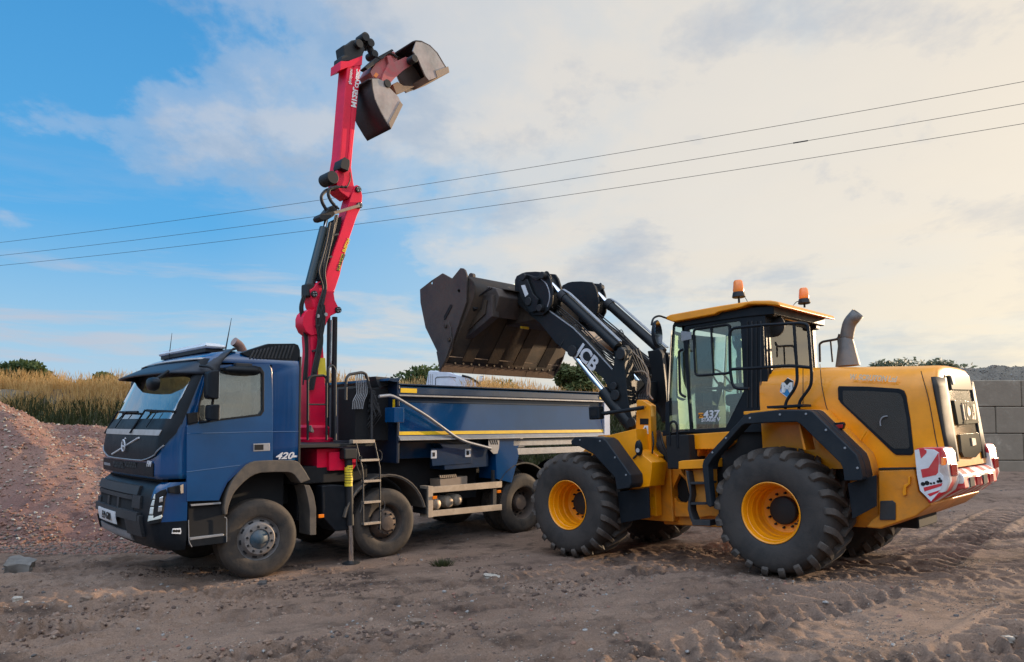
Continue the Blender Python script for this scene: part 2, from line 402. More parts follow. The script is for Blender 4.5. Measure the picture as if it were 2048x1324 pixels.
# axles and chassis
m=MB()
for u,z in zip(AX,AZ): m.cyl((u,-1.1,z),(u,1.1,z),.07,12); m.box((u,0,z),(.3,.4,.3))
m.build('axles',DARK,lorry,0)
m=MB()
for s in (1,-1): m.bb((1.2,s*.38,.88),(-7.1,s*.48,1.16))
for u in (.9,-.9,-2.6,-3.6,-5.6,-7.0): m.bb((u,-.38,.92),(u-.1,.38,1.12))
m.build('chassis_frame',DARK,lorry,.01)
MB().bb((.95,-.95,.75),(-.45,.95,1.5)).build('engine_housing',VOID,lorry,.02)
m=MB(); m.bb((-.55,-1.1,1.2),(-1.75,1.05,1.45)); m.bb((-2.2,-1.0,.75),(-4.2,.75,1.5)); m.bb((-.75,-.9,.65),(-1.35,.75,1.2)); m.build('chassis_equipment',VOID,lorry,.02)

# ---- cab shell
ZR=[1.38,1.45,1.56,1.75,1.98,2.08,2.4,2.72,2.86,2.93,2.99,3.03]
UF={1.13:1.34,1.45:1.36,1.56:1.36,1.75:1.355,1.98:1.32,2.08:1.275,2.4:1.12,2.72:.97,2.86:.90,2.93:.84,2.99:.72,3.03:.5}
def lin(z,tab):
    ks=sorted(tab); 
    if z<=ks[0]: return tab[ks[0]]
    for a,b in zip(ks,ks[1:]):
        if z<=b: return tab[a]+(tab[b]-tab[a])*(z-a)/(b-a)
    return tab[ks[-1]]
UC={1.13:.99,2.0:.965,2.86:.70,2.93:.66,3.03:.4}; WW={1.13:1.25,2.86:1.25,2.93:1.235,2.99:1.19,3.03:1.08}
def contour(a,uf,uc,w,k=.90,bul=.05):
    s=abs(a); sg=1 if a>=0 else -1
    if s<=.8: v=s/.8*k*w; u=uf-bul*(s/.8)**2
    else:
        t=(s-.8)/.2*math.pi/2; v=k*w+(1-k)*w*math.sin(t); u=uc+(uf-bul-uc)*math.cos(t)
    return u,sg*v
def cabS(a,z,off=0.):
    e=.004; u,v=contour(a,lin(z,UF),lin(z,UC),lin(z,WW))
    if off:
        u2,v2=contour(a+e,lin(z,UF),lin(z,UC),lin(z,WW)); u3,v3=contour(a,lin(z+.01,UF),lin(z+.01,UC),lin(z+.01,WW))
        t1=Vector((u2-u,v2-v,0)); t2=Vector((u3-u,v3-v,.01)); n=t1.cross(t2); n.normalize()
        if n.x<0 and abs(a)<.95 or (abs(a)>=.95 and n.y*a<0): n=-n
        return Vector((u,v,z))+n*off
    return Vector((u,v,z))
BF={.50:1.27,.58:1.36,.85:1.42,1.15:1.405,1.28:1.37,1.34:1.29}
BC={.50:.98,1.34:.98}; BW={.50:1.21,.6:1.24,1.34:1.25}
def bumS(a,z,off=0.):
    c=lambda a,z: contour(a,lin(z,BF),lin(z,BC),lin(z,BW),.87,.05)
    u,v=c(a,z)
    if off:
        u2,v2=c(a+.004,z); t1=Vector((u2-u,v2-v,0)); n=Vector((t1.y,-t1.x,0)); n.normalize()
        return Vector((u,v,z))+n*off
    return Vector((u,v,z))
def hit(S,px,py,zr):
    best=None
    a0,a1,z0,z1=-.88,1.,zr[0],zr[1]
    for it in range(4):
        for i in range(25):
            for j in range(25):
                a=a0+(a1-a0)*i/24; z=z0+(z1-z0)*j/24; q=proj(T.M@S(a,z)); d=(q[0]-px)**2+(q[1]-py)**2
                if best is None or d<best[0]: best=(d,a,z)
        da=(a1-a0)/8; dz=(z1-z0)/8; a0,a1,z0,z1=max(-.88,best[1]-da),min(1.,best[1]+da),best[2]-dz,best[2]+dz
    return best[1],best[2]
def splate(S,name,mt,parent,pts,zr,o0=-.01,o1=.01,bevel=0.,az=None):
    q=az if az else [hit(S,x,y,zr) for x,y in pts]
    bm=bmesh.new(); bm.faces.new([bm.verts.new((a,z,0)) for a,z in q]); bmesh.ops.triangulate(bm,faces=bm.faces)
    bmesh.ops.subdivide_edges(bm,edges=bm.edges,cuts=4,use_grid_fill=True); bm.verts.index_update()
    vs=[S(v.co.x,v.co.y,o1) for v in bm.verts]; fs=[tuple(v.index for v in f.verts) for f in bm.faces]; bm.free()
    o=MB().add(vs,fs).build(name,mt,parent,0,40); k=o.modifiers.new('t','SOLIDIFY'); k.thickness=max(.004,(o1-o0)*.5); k.offset=0; return o
def spatch(S,name,mt,parent,al,ar,zs,off=.004,na=12,thick=.012,off2=None):
    """patch of the curved front between al(z) and ar(z)"""
    mb=MB(); rows=[]
    for o in (off,off-thick):
        for z in zs:
            a0,a1=al(z),ar(z); rows.append([S(a0+(a1-a0)*i/na,z,o) for i in range(na+1)])
    n=na+1; m=len(zs); vs=[p for r in rows for p in r]; fs=[]
    for k in (0,m):
        for j in range(m-1):
            for i in range(na): b=(k+j)*n+i; fs.append((b,b+1,b+n+1,b+n))
    for i in range(na):
        fs.append((i,i+1,m*n+i+1,m*n+i)); b=(m-1)*n; fs.append((b+i,b+i+1,(2*m-1)*n+i+1,(2*m-1)*n+i))
    for j in range(m-1):
        fs.append((j*n,(j+1)*n,(m+j+1)*n,(m+j)*n)); fs.append((j*n+na,(j+1)*n+na,(m+j+1)*n+na,(m+j)*n+na))
    mb.add(vs,fs); return mb.build(name,mt,parent,0,40)
af=[-1,-.95,-.9,-.85,-.8,-.6,-.4,-.2,0,.2,.4,.6,.8,.85,.9,.95,1]
shell=MB(); glassm=MB()
rows=[]
for z in ZR:
    row=[]
    for u in (-.5,):
        row+= [(-.5,-lin(z,WW)+.0)]
    row+=[(-.1,-lin(z,WW))]
    row+=[tuple(contour(a,lin(z,UF),lin(z,UC),lin(z,WW))) for a in af]
    row+=[(-.1,lin(z,WW)),(-.5,lin(z,WW))]
    rows.append([Vector((u,v,z)) for u,v in row])
n=len(rows[0]); sf=[]; gf=[]
for i in range(len(ZR)-1):
    z0,z1=ZR[i],ZR[i+1]
    for k in range(n):
        j=(k+1)%n; f=(i*n+k,i*n+j,(i+1)*n+j,(i+1)*n+k)
        if k==n-1: sf.append(f); continue     # rear wall
        if k in (0,n-2):
            if z1>1.57: sf.append(f)
            continue
        if k in (1,n-3):
            if z1>2.87: sf.append(f)
            continue
        a=(af[k-2]+af[k-1])/2
        if abs(a)<.9 and 2.07<z0<2.85: gf.append(f); continue
        sf.append(f)
sf.append(tuple((len(ZR)-1)*n+k for k in range(n)))
allv=[p for r in rows for p in r]
cabo=MB().add(allv,sf).build('cab_body',BLUE,lorry,0,28)
sd=cabo.modifiers.new('thick','SOLIDIFY'); sd.thickness=.025; sd.offset=-1
ws=MB().add([p for p in allv],gf).build('windscreen',WGLASS,lorry,0,60)
bmx=bmesh.new(); bmx.from_mesh(ws.data); bmesh.ops.delete(bmx,geom=[v for v in bmx.verts if not v.link_faces],context='VERTS'); bmx.to_mesh(ws.data); bmx.free()
# black surround of the windscreen and black bonnet panel
spatch(cabS,'windscreen_surround',BLACK,lorry,lambda z:-.945,lambda z:-.86,[2.06+.0683*i for i in range(13)],.016,6)
spatch(cabS,'windscreen_surround',BLACK,lorry,lambda z:.86,lambda z:.945,[2.06+.0683*i for i in range(13)],.016,6)
spatch(cabS,'windscreen_surround',BLACK,lorry,lambda z:-.945,lambda z:.945,[2.79,2.84,2.9],.008,30)
def pan(z): return lin(z,{1.60:.50,1.63:.66,1.68:.78,1.78:.86,1.95:.93,2.12:.945})
bonnet=spatch(cabS,'bonnet_panel',BLACK,lorry,lambda z:-pan(z),lambda z:pan(z),[1.60,1.62,1.65,1.68,1.73,1.78,1.85,1.95,2.0,2.06,2.12],.022,40,.02)
spatch(cabS,'chrome_strip',OFFW,lorry,lambda z:-.83,lambda z:.80+(z-1.9)*.4,[1.915,1.93,1.965,1.98],.028,16,.02)
zt=[1.60,1.62,1.65,1.68,1.73,1.78]
m=MB()
m.tube([cabS(s,z,.024) for s,z in [(-pan(z),z) for z in (1.80,1.76,1.72,1.68,1.65,1.62,1.60)]+[(a,1.597) for a in (-.3,-.1,.1,.3)]+[(pan(z),z) for z in (1.60,1.62,1.65,1.68,1.72,1.76,1.80)]],.009,6)
m.build('bonnet_trim',ALUG,lorry)
# front emblem
czr=(1.38,2.1)
e0=hit(cabS,230,908,czr); e1=hit(cabS,283,876,czr); e2=hit(cabS,255.5,892,czr)
m=MB(); m.tube([cabS(*e0,.034),cabS(*e1,.034)],.014,6)
cN=cabS(*e2,.045); m.tube([cN+Vector((.010,.066*math.cos(t),.075*math.sin(t))) for t in [2*math.pi*i/20 for i in range(21)]],.010,6,False)
m.cyl(cN+Vector((.006,-.05,-.01)),cN+Vector((.006,.05,-.01)),.012,6); m.tube([cN+Vector((.004,.03,.075)),cN+Vector((.004,.055,.10))],.01,6)
m.build('emblem',SLET,lorry)
MB().add([cabS(a,z,.018) for a,z in ((-.2,1.62),(.25,1.62),(.25,1.65),(-.2,1.65))],[(0,1,2,3)]).build('bonnet_slot',VOID,lorry,clean=False)
# lower grille panel with meshes
czr=(1.38,2.1)
def hrect(S,x0,y0,x1,y1,zr):
    a0,z1=hit(S,x0,(y0+y1)/2,zr); a1,_=hit(S,x1,(y0+y1)/2,zr); _,zt=hit(S,(x0+x1)/2,y0,zr); _,zb=hit(S,(x0+x1)/2,y1,zr); return a0,a1,zb,zt
def cpatch(name,mt,box,off,th,par,n=10):
    a0,a1,zb,zt=hrect(cabS,*box,czr); return spatch(cabS,name,mt,par,lambda z:a0,lambda z:a1,[zb+(zt-zb)*i/4 for i in range(5)],off,n,th)
gp=cpatch('grille_panel',BLACK,(208,922,308,947),.014,.02,lorry,24)
for x0,x1 in ((230,250),(253,276)):
    g=cpatch('grille_mesh',VOID,(x0,924,x1,936),.016,.01,gp,4); a0,a1,zb,zt=hrect(cabS,x0,924,x1,936,czr); m=MB()
    for i in range(7):
        t=a0+(a1-a0)*i/7; m.tube([cabS(t,zb,.02),cabS(t+(a1-a0)/7,zt,.02)],.004,4); m.tube([cabS(t+(a1-a0)/7,zb,.02),cabS(t,zt,.02)],.004,4)
    m.build('grille_wires',GREYP,g)
ha,hz_=hit(cabS,301,928,czr); text('FM',.10,SLET,gp,cabS(ha,hz_,.02),cabS(ha+.03,hz_)-cabS(ha-.03,hz_),(0,0,1),'model_badge',.004,.003,.2)
cpatch('badge_plate',ALUG,(210.5,923,223,928),.018,.01,gp,4)
spatch(cabS,'gap_under_cab',VOID,lorry,lambda z:-.9,lambda z:.9,[1.25,1.32,1.42],-.07,16,.02)
# ---- bumper
m=MB(); rws=[[bumS(a,z) for a in af] for z in (.50,.53,.57,.65,.74,.86,1.0,1.15,1.24,1.29,1.34)]
nn=len(af); vs=[p for r in rws for p in r]; fb=[]; fc=[]
for i in range(len(rws)-1):
    for k in range(nn-1):
        am=abs((af[k]+af[k+1])/2); f=(i*nn+k,i*nn+k+1,(i+1)*nn+k+1,(i+1)*nn+k)
        (fc if (am>.75 and i>=5) else fb).append(f)
bmp=MB().add(vs,fb+[tuple(range(nn))]).build('bumper',BLACK,lorry,0,35)
cor=MB().add(vs,fc).build('bumper_corner',BLUE,bmp,0,35)
bmx=bmesh.new(); bmx.from_mesh(cor.data); bmesh.ops.delete(bmx,geom=[v for v in bmx.verts if not v.link_faces],context='VERTS'); bmx.to_mesh(cor.data); bmx.free()
MB().bb((1.30,-1.05,1.18),(1.0,1.05,1.30)).build('bumper_tray',VOID,bmp)
zr=(.50,1.34)
def hrect(S,x0,y0,x1,y1,zr):
    a0,z1=hit(S,x0,(y0+y1)/2,zr); a1,_=hit(S,x1,(y0+y1)/2,zr); _,zt=hit(S,(x0+x1)/2,y0,zr); _,zb=hit(S,(x0+x1)/2,y1,zr); return a0,a1,zb,zt
def bpatch(name,mt,box,off,th,par=None,n=10):
    a0,a1,zb,zt=hrect(bumS,*box,zr); return spatch(bumS,name,mt,par or bmp,lambda z:a0,lambda z:a1,[zb+(zt-zb)*i/4 for i in range(5)],off,n,th)
bpatch('tow_recess',VOID,(197,1030,258,1058),.003,.01); bpatch('air_inlet',VOID,(203,984,269,1016),.003,.01)
bpatch('bumper_bar',GREYP,(192,1014,282,1031),.05,.06); bpatch('bumper_bar',GREYP,(203,984,270,992),.028,.04); bpatch('bumper_bar',GREYP,(196,964,284,982),.03,.04)
for x0,x1 in ((199,205),(219,222.5),(238,241.5),(268,284)): bpatch('bumper_strut',GREYP,(x0,990,x1,1016),.026,.04,None,3)
bpatch('skid_plate',ALUG,(198,1053,262,1066),.02,.05)
for x0,x1 in ((192,199),(258,286)): bpatch('bumper_corner_block',GREYP,(x0,1028,x1,1068),.045,.06,None,4)
pl=bpatch('number_plate',WHITE,(208,1018,239.5,1041),.062,.01)
pa,pz=hit(bumS,223.5,1030,zr); pc=bumS(pa,pz,.068); dF=bumS(pa+.09,pz)-bumS(pa-.09,pz)
text('E19 GRB',.135,BLET,pl,pc,dF,(0,0,1),'plate_letters',.003,.0015,0,'CENTER',.90)
# headlamp in the corner
zr=(.50,1.34)
hl=splate(bumS,'headlight',VOID,bmp,[(297,1046),(302,1008),(309,990),(322,981),(332,978),(334,985),(328,1020),(322,1045),(300,1050)],zr,-.005,.008)
splate(bumS,'running_light',mat('led_strip',(.75,.76,.68),.3),hl,[(298,1043),(300,1031),(308,1031),(308,1036),(324,1029),(325,1033),(322,1037)],zr,.008,.016)
splate(bumS,'running_light',mat('led_strip_side',(.62,.64,.60),.3),hl,[(301,1029),(303,1014),(309,1014),(307,1029)],zr,.008,.016)
splate(bumS,'running_light',MATS['led_strip_side'],hl,[(303.5,1012),(307,1000),(311,999),(309,1012)],zr,.008,.016)
splate(bumS,'running_light',MATS['led_strip_side'],hl,[(307.5,998),(310.5,988),(312,988),(311.5,998)],zr,.008,.016)
splate(bumS,'lamp_lens',LENS,hl,[(316,1024),(318,1012),(325,1011),(324,1022)],zr,.008,.014)
splate(bumS,'lamp_lens',LENS,hl,[(319,1005),(320,995),(327,992),(326,1003)],zr,.008,.014)
trace(T,'corner_lamp_bracket',BLACK,bmp,[(334,975),(362,968),(362,985),(352,987),(334,985)],1.20,1.262)
trace(T,'corner_lamp',ALU,bmp,[(360,971),(366,968),(366,986),(361,987),(360,980)],1.262,1.275,.003)
m=MB(); 
st=trace(T,'sticker',WHITE,bmp,[(343,1067),(345,1057),(361,1056),(362,1064),(361,1068)],1.2365,1.2465,0)
m=MB()
for k in (0,1,2):
    q=T.P(348+5*k,1062,1.247); m.cyl((q[0],1.2465,q[1]),(q[0],1.2485,q[1]),.018,10)
m.build('sticker_print',BLET,st)
# ---- doors, one each side
dpoly=[(372.8,1003),(372.8,853),(384,838),(394,808),(413.5,731),(470,729),(538.5,728),(544,740),(545.5,800),(545.5,923.5),(515,928),(490,938),(470,950),(455,965),(445,985),(438,1001)]
wpoly=[(416.5,748),(429,739),(505,734),(519,737),(525.5,747),(525.5,821),(519.5,829.5),(441.6,838.8),(412,843.5),(400.5,841),(396.5,831),(398.5,809)]
D=T.S(dpoly,1.25); Wp=T.S(wpoly,1.25)
for s in (1,-1):
    dr=MB().prism(D,s*1.20,s*1.256,holes=[Wp]).build('door',BLUE,lorry,.006,35)
    MB().prism(Wp,s*1.225,s*1.232).build('door_window',CLEAR,dr,0)
    cx=sum(p[0] for p in Wp)/len(Wp); cz=sum(p[1] for p in Wp)/len(Wp)
    big=[(cx+(u-cx)*1.035,cz+(z-cz)*1.05) for u,z in Wp]; small=[(cx+(u-cx)*.975,cz+(z-cz)*.965) for u,z in Wp]
    MB().prism(big,s*1.252,s*1.262,holes=[small]).build('window_seal',BLACK,dr,.003,35)
    hp=T.S([(506,887.5),(539,886),(539,901.5),(506,903)],1.25)
    h=MB().prism(hp,s*1.25,s*1.262).build('handle',ALUG,dr,.004)
    hp=T.S([(508.5,889.5),(526,889),(526,899.5),(508.5,900)],1.25); MB().prism(hp,s*1.262,s*1.266).build('handle_recess',VOID,h)
    # crease lines pressed into the door
    m=MB()
    for a,b in (((374,867.5),(545,863)),((373,944),(480,930.5))):
        p0,p1=T.P(*a,1.25),T.P(*b,1.25); m.tube([(p0[0],s*1.2535,p0[1]),(p1[0],s*1.2535,p1[1])],.006,8)
    m.build('door_crease',BLUE,dr)
    p0,p1=T.P(545.5,863.5,1.25),T.P(599,862.5,1.25)
    MB().tube([(p0[0],s*1.249,p0[1]),(-.5,s*1.248,p0[1])],.006,8).build('cab_crease',BLUE,lorry)
    # wheel arch and steps
    arp=zm([(120,600),(135,510),(160,430),(190,365),(230,310),(275,258),(320,215),(360,195),(400,185),(480,180),(560,178),(740,180),(775,190),(800,215),(845,280),(885,350),(800,383),(775,350),(745,310),(720,293),(690,285),(570,284),(450,290),(400,303),(350,330),(300,370),(260,410),(225,450),(200,490),(178,545),(160,600),(152,660),(128,660)],(420,880),4.413)
    MB().prism(T.S(arp,1.27),s*.98,s*1.275).build('wheel_arch',ARCH,lorry,.012,40)
    fl=zm([(830,395),(880,400),(903,450),(920,500),(937,600),(937,838),(882,840),(880,620),(870,550),(860,500),(845,440)],(420,880),4.413)
    MB().prism(T.S(fl,1.24),s*.92,s*1.24).build('mudguard',ARCH,lorry,.006)
    MB().prism(T.S([(377,1003),(442,1000),(452,1020),(454,1085),(377,1094)],1.22),s*.95,s*1.20).build('step_housing',VOID,lorry,.01)
    for pts in ([(381,1008.5),(442,1004.5),(442,1008),(382,1012.5)],[(379,1075.5),(447,1067.5),(448,1071.5),(380,1080.5)]):
        MB().prism(T.S(pts,1.24),s*1.0,s*1.245).build('step',ALUG,lorry,.004)
    m=MB(); fr=T.S([(379,1098),(379,1089),(379,1084),(453.5,1075)],1.245); 
    MB().prism(T.S([(377,1081),(453.5,1072),(453.5,1086),(384,1094),(377,1090)],1.235),s*1.0,s*1.235).build('step_base',BLACK,lorry,.008)
    m.tube(rnd([(p[0],s*1.238,p[1]) for p in T.S([(377,1040),(378,1084),(384,1094)],1.24)],.05),.006,6); m.tube(rnd([(p[0],s*1.238,p[1]) for p in T.S([(449,1034),(453.5,1036),(453.5,1084)],1.24)],.03),.006,6)
    m.build('step_trim',ALUG,lorry)
tag(text('420',.125,SLET,lorry,(-.29,1.256,T.P(572,912,1.25)[1]),(-1,0,0),(0,0,1),'power_badge',.003,.003,.35,'CENTER',1.35))
MB().bb((-.40,1.25,1.60),(-.485,1.254,1.625)).build('badge_plate',SLET,lorry)
# ---- sun visor: a curved lip over the windscreen
def vis(a,t,o=0):
    z=3.05-.04*math.sin(0)-.36*t**1.15; w=1.20+.07*min(1,t*2.2)
    s=abs(a); sg=1 if a>=0 else -1
    uf=.42+.92*t-.06*t*t; uc=.40+.22*min(1,t*1.6)
    if s<=.7: v=s/.7*.80*w; u=uf-.10*(s/.7)**2
    else:
        q=(s-.7)/.3*math.pi/2; v=.80*w+.20*w*math.sin(q); u=uc+(uf-.10-uc)*math.cos(q)
    return Vector((u+o,sg*v,z+.8*o))
av=[-1+.0833333*i for i in range(25)]
m=MB(); ts=[0,.12,.3,.5,.7,.9,1.]
rw=[[vis(a,t) for a in av] for t in ts]
m.loft(rw,cap=False,closed=False); vz=m.build('sun_visor',VISOR,lorry,0,50); s_=vz.modifiers.new('t','SOLIDIFY'); s_.thickness=.025
m=MB(); m.loft([[vis(a,t,.045) for a in av[2:23]] for t in (.50,.57)],cap=False,closed=False); q=m.build('visor_strip',OFFW,vz,0,50); s_=q.modifiers.new('t','SOLIDIFY'); s_.thickness=.012
# roof side fillets and roof deflector
for s in (1,-1):
    dp=[(481.5,706),(500,699),(536,687.5),(588.5,687),(596,690),(599.5,700),(600,721.6),(565,722),(539.5,720),(510,718),(492,713)]
    de=MB().prism(T.S(dp,1.22),s*1.12,s*1.235).build('roof_deflector',BLACK,lorry,.01,35)
    m=MB()
    for k in range(13):
        x=500+7.2*k; a,b=T.P(x,717,1.24),T.P(x+9,691+max(0,(28-4*k))*.35,1.24)
        if x+9<592: m.tube([(a[0],s*1.236,a[1]),(b[0],s*1.236,b[1])],.012,6)
    m.build('deflector_ribs',GREYP,de)
MB().prism([(.0,3.02),(-.15,3.10),(-.45,3.14),(-.52,3.12),(-.52,3.0),(0,3.0)],-1.12,1.12).build('roof_deflector',BLACK,lorry,.01)
# cab rear post strip
MB().bb((-.50,1.22,1.5),(-.53,1.26,3.0)).build('cab_rear_seal',DARK,lorry,.004)
# light bar
uB=.52; vl=T.U(336,700,uB); vr=T.U(432,690,uB)
lb=MB().bb((uB-.14,vl[0],3.07),(uB+.14,vr[0],3.13)).build('light_bar',WHITE,lorry,.03,35,3)
MB().bb((uB-.12,vl[0]+.05,3.02),(uB+.12,vr[0]-.05,3.075)).build('light_bar_base',DARK,lb,.01)
MB().bb((uB-.10,vl[0]+.1,3.13),(uB+.10,vr[0]-.1,3.15)).build('light_bar_lid',WHITE,lb,.008)
# aerials, roof vent, exhaust stack
m=MB(); a=T.P(450,700,.6); b=T.P(463,636,.6); m.tube([(a[0],.6,3.0),(a[0]-.01,.6,3.10),(b[0],.6,b[1])],.018,8,True,.003); m.build('aerial',DARK,lorry)
m=MB(); a=T.P(338,699,-.5); b=T.P(344,666,-.5); m.tube([(a[0],-.5,3.0),(b[0],-.5,b[1])],.008,6,True,.003); m.build('aerial',DARK,lorry)
MB().lathe([(.10,0),(.10,.04),(.06,.06),(.001,.06)],(.35,.3,3.02),'z',1,20).build('roof_vent',DARK,lorry)
a=T.P(496,700,-.7)
m=MB(); m.tube(rnd([(-.58,-.75,1.6),(-.58,-.75,3.16),(-.48,-.72,3.31),(-.38,-.70,3.36)],.14,6),.072,16); m.build('exhaust_stack',CPIPE,lorry)
# ---- mirrors, left side near, right side far
def mirrors(s,full=True):
    m=MB()
    P3=lambda x,y,v:(lambda q:(q[0],s*v,q[1]))(T.P(x,y,v))
    m.tube(rnd([P3(400,732,1.26),P3(418,733,1.42),P3(428,740,1.48),P3(427,790,1.48),P3(421,842,1.42),P3(400,845,1.27)],.06),.017,8)
    arm=m.build('mirror_arm',BLACK,lorry)
    for (x0,y0,x1,y1,d) in ((413,741,447,799,.12),(421,809,443,841,.12)):
        c=T.P((x0+x1)/2,(y0+y1)/2,1.48); h=abs(T.P(x0,y0,1.48)[1]-T.P(x0,y1,1.48)[1])
        mb=MB(); hw=.12 if y0<780 else .11
        mb.loft([[Vector((c[0]+.02+dx, s*(1.47+k*w_), c[1]+j*h/2*w2)) for k,j in ((-1,-1),(1,-1),(1,1),(-1,1))] for dx,w_,w2 in ((.09,hw*.5,.75),(.07,hw*.85,.95),(0,hw,1),(-.03,hw,1))])
        q=mb.build('mirror_housing',BLACK,lorry,.018,40,3)
        MB().bb((c[0]-.012,s*(1.47-hw*.9),c[1]-h*.45),(c[0]-.016,s*(1.47+hw*.9),c[1]+h*.45)).build('mirror_glass',CHROME,q)
mirrors(1); mirrors(-1)
# kerb mirror over the door, front mirror inside the screen view
c=T.P(500,741,1.4)
m=MB(); m.loft([[Vector((c[0]+dx,1.32+.10*math.cos(t)*k,c[1]+.055*math.sin(t)*k)) for t in [2*math.pi*i/16 for i in range(16)]] for dx,k in ((.30,.4),(.24,.85),(.12,1.1),(-.05,1.15),(-.13,.9),(-.16,.5))]); m.build('kerb_mirror',BLACK,lorry,0,60)
m=MB(); q=T.P(489,729,1.3); m.box((c[0]+.05,1.29,q[1]-.01),(.22,.10,.05)); m.build('kerb_mirror_bracket',GREYP,lorry,.01)
c=T.U(305,765,1.42)
m=MB(); m.loft([[Vector((1.42+dx,c[0]+.17*math.cos(t)*k,c[1]+.085*math.sin(t)*k*(1.25 if math.sin(t)<0 else .75))) for t in [2*math.pi*i/20 for i in range(20)]] for dx,k in ((.05,.5),(.03,.9),(-.01,1.02),(-.04,.95))])
m.tube([(1.38,c[0],c[1]+.04),(1.22,c[0]-.05,2.72)],.02,8); m.build('front_mirror',BLACK,lorry,0,60)
# wipers
for pts in ([(267,867),(297,823),(352,825)],[(216,867),(242,826),(280,826)]):
    q=[hit(cabS,x,y,(1.7,2.8)) for x,y in pts]
    m=MB(); m.tube([cabS(a,z,.045) for a,z in q[:2]],.013,6); m.tube([cabS(a,z,.03) for a,z in q[1:]],.016,6); 
    q2=((q[0][0]+q[2][0])*.5,(q[0][1]*.75+q[2][1]*.25)); m.tube([cabS(*q2,.04),cabS((q[1][0]+q[2][0])/2,(q[1][1]+q[2][1])/2,.04)],.007,5)
    m.build('wiper',BLACK,lorry)
# pillar block beside the windscreen foot
trace(T,'pillar_block',BLACK,lorry,[(370,827),(392,824),(393,845),(372,850)],1.20,1.275)
# interior
m=MB()
for v in (.55,-.55):
    m.box((-.05,v,1.85),(.5,.5,.16)); m.box((-.30,v,2.22),(.14,.46,.72),Matrix.Rotation(R(-10),3,'Y')); m.box((-.37,v,2.62),(.1,.28,.2))
m.build('seats',SEAT,lorry,.04)
MB().prism([(1.18,1.6),(1.22,2.0),(1.05,2.07),(.75,2.0),(.7,1.7),(.8,1.5)],-1.15,1.15).build('dashboard',INT,lorry,.03)
m=MB(); m.tube([Vector((.62+.09*math.sin(t)*1,-.55+.22*math.cos(t),2.05+.20*math.sin(t))) for t in [2*math.pi*i/28 for i in range(29)]],.016,8,False); m.cyl((.62,-.55,2.05),(.8,-.55,1.8),.03); m.build('steering_wheel',DARK,lorry)
MB().bb((1.1,-1.18,1.5),(-.46,1.18,1.56)).build('cab_floor',INT,lorry)
# ---- tipper body
HBD=mat('dark_headboard',(.0008,.012,.034),.35,0,.3,(.03,.035,.04),.2,2)
TBLUE=mat('tipper_paint',(.0006,.048,.15),.13,0,.9,(.03,.07,.13),.06,1.0,.03,1.6)
body=MB()
def side_pts(s): return [(s*1.235,1.86),(s*1.15,2.50),(s*1.09,2.50),(s*1.17,1.86)]
U0,U1=-2.2,-7.12
for s in (1,-1): body.prism(side_pts(s),U0,U1,'u')
body.bb((U0,-1.2,1.80),(U1,1.2,1.86)); body.bb((U0-.002,-1.16,1.86),(U0-.07,1.16,2.60)); body.bb((U1+.06,-1.16,1.86),(U1,1.16,2.62))
tb=body.build('tipper_body',TBLUE,lorry,.006,35)
for s in (1,-1):
    MB().prism([(s*1.10,2.50),(s*1.22,2.50),(s*1.245,2.53),(s*1.235,2.63),(s*1.20,2.665),(s*1.06,2.665),(s*1.06,2.5)],U0+.04,U1-.02,'u').build('top_rail',ALUG if False else NAVY,tb,.008)
    MB().bb((U0+.03,s*1.05,2.665),(U1,s*1.25,2.685)).build('rail_cap',NAVY,tb,.004)
    MB().prism([(s*1.14,2.475),(s*1.26,2.49),(s*1.26,2.515),(s*1.14,2.515)],U0+.02,U1,'u').build('side_ledge',ALUG,tb,.003)
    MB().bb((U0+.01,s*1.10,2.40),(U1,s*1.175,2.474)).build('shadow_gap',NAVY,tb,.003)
    p0=T.P(796,868,1.24); MB().prism([(s*1.232,1.885),(s*1.2375,1.885),(s*1.2305,1.94),(s*1.224,1.94)],U0,U1,'u').build('yellow_stripe',YTAPE,tb)
    MB().prism([(s*1.10,1.80),(s*1.29,1.80),(s*1.29,1.815),(s*1.238,1.872),(s*1.10,1.872)],U0+.02,U1,'u').build('lower_rail',ALUG,tb,.003)
    MB().bb((U0-.01,s*1.2455,2.545),(U0-.32,s*1.2485,2.615)).build('reflective_tape',YTAPE,tb)
    MB().bb((U1+.12,s*1.2455,2.545),(U1+.02,s*1.2485,2.615)).build('reflective_tape',YTAPE,tb)
    MB().bb((U1-.02,s*1.0,1.75),(U1-.2,s*1.25,2.68)).build('rear_post',WHITEC,tb,.01)
MB().prism([(U0+.05,1.45),(U0+.05,2.70),(U0-.0,2.76),(U0-.0,1.45)],-1.22,1.24).build('headboard',HBD,tb,.01)
MB().prism([(U0+.05,2.70),(U0+.22,2.72),(U0+.20,2.76),(U0,2.77)],-1.24,1.26).build('headboard_lip',NAVY,tb,.005)
MB().bb((U0+.052,1.13,2.10),(U0+.056,1.19,2.44)).build('reflective_tape',YTAPE,tb)
m=MB(); q0=T.U(767,815,U0+.25); q1=T.U(786,845,U0+.25); m.bb((U0+.06,q0[0]+.02,q1[1]),(U0+.24,q1[0]+.02,q0[1])); m.build('tool_locker',BLUE,tb,.01)
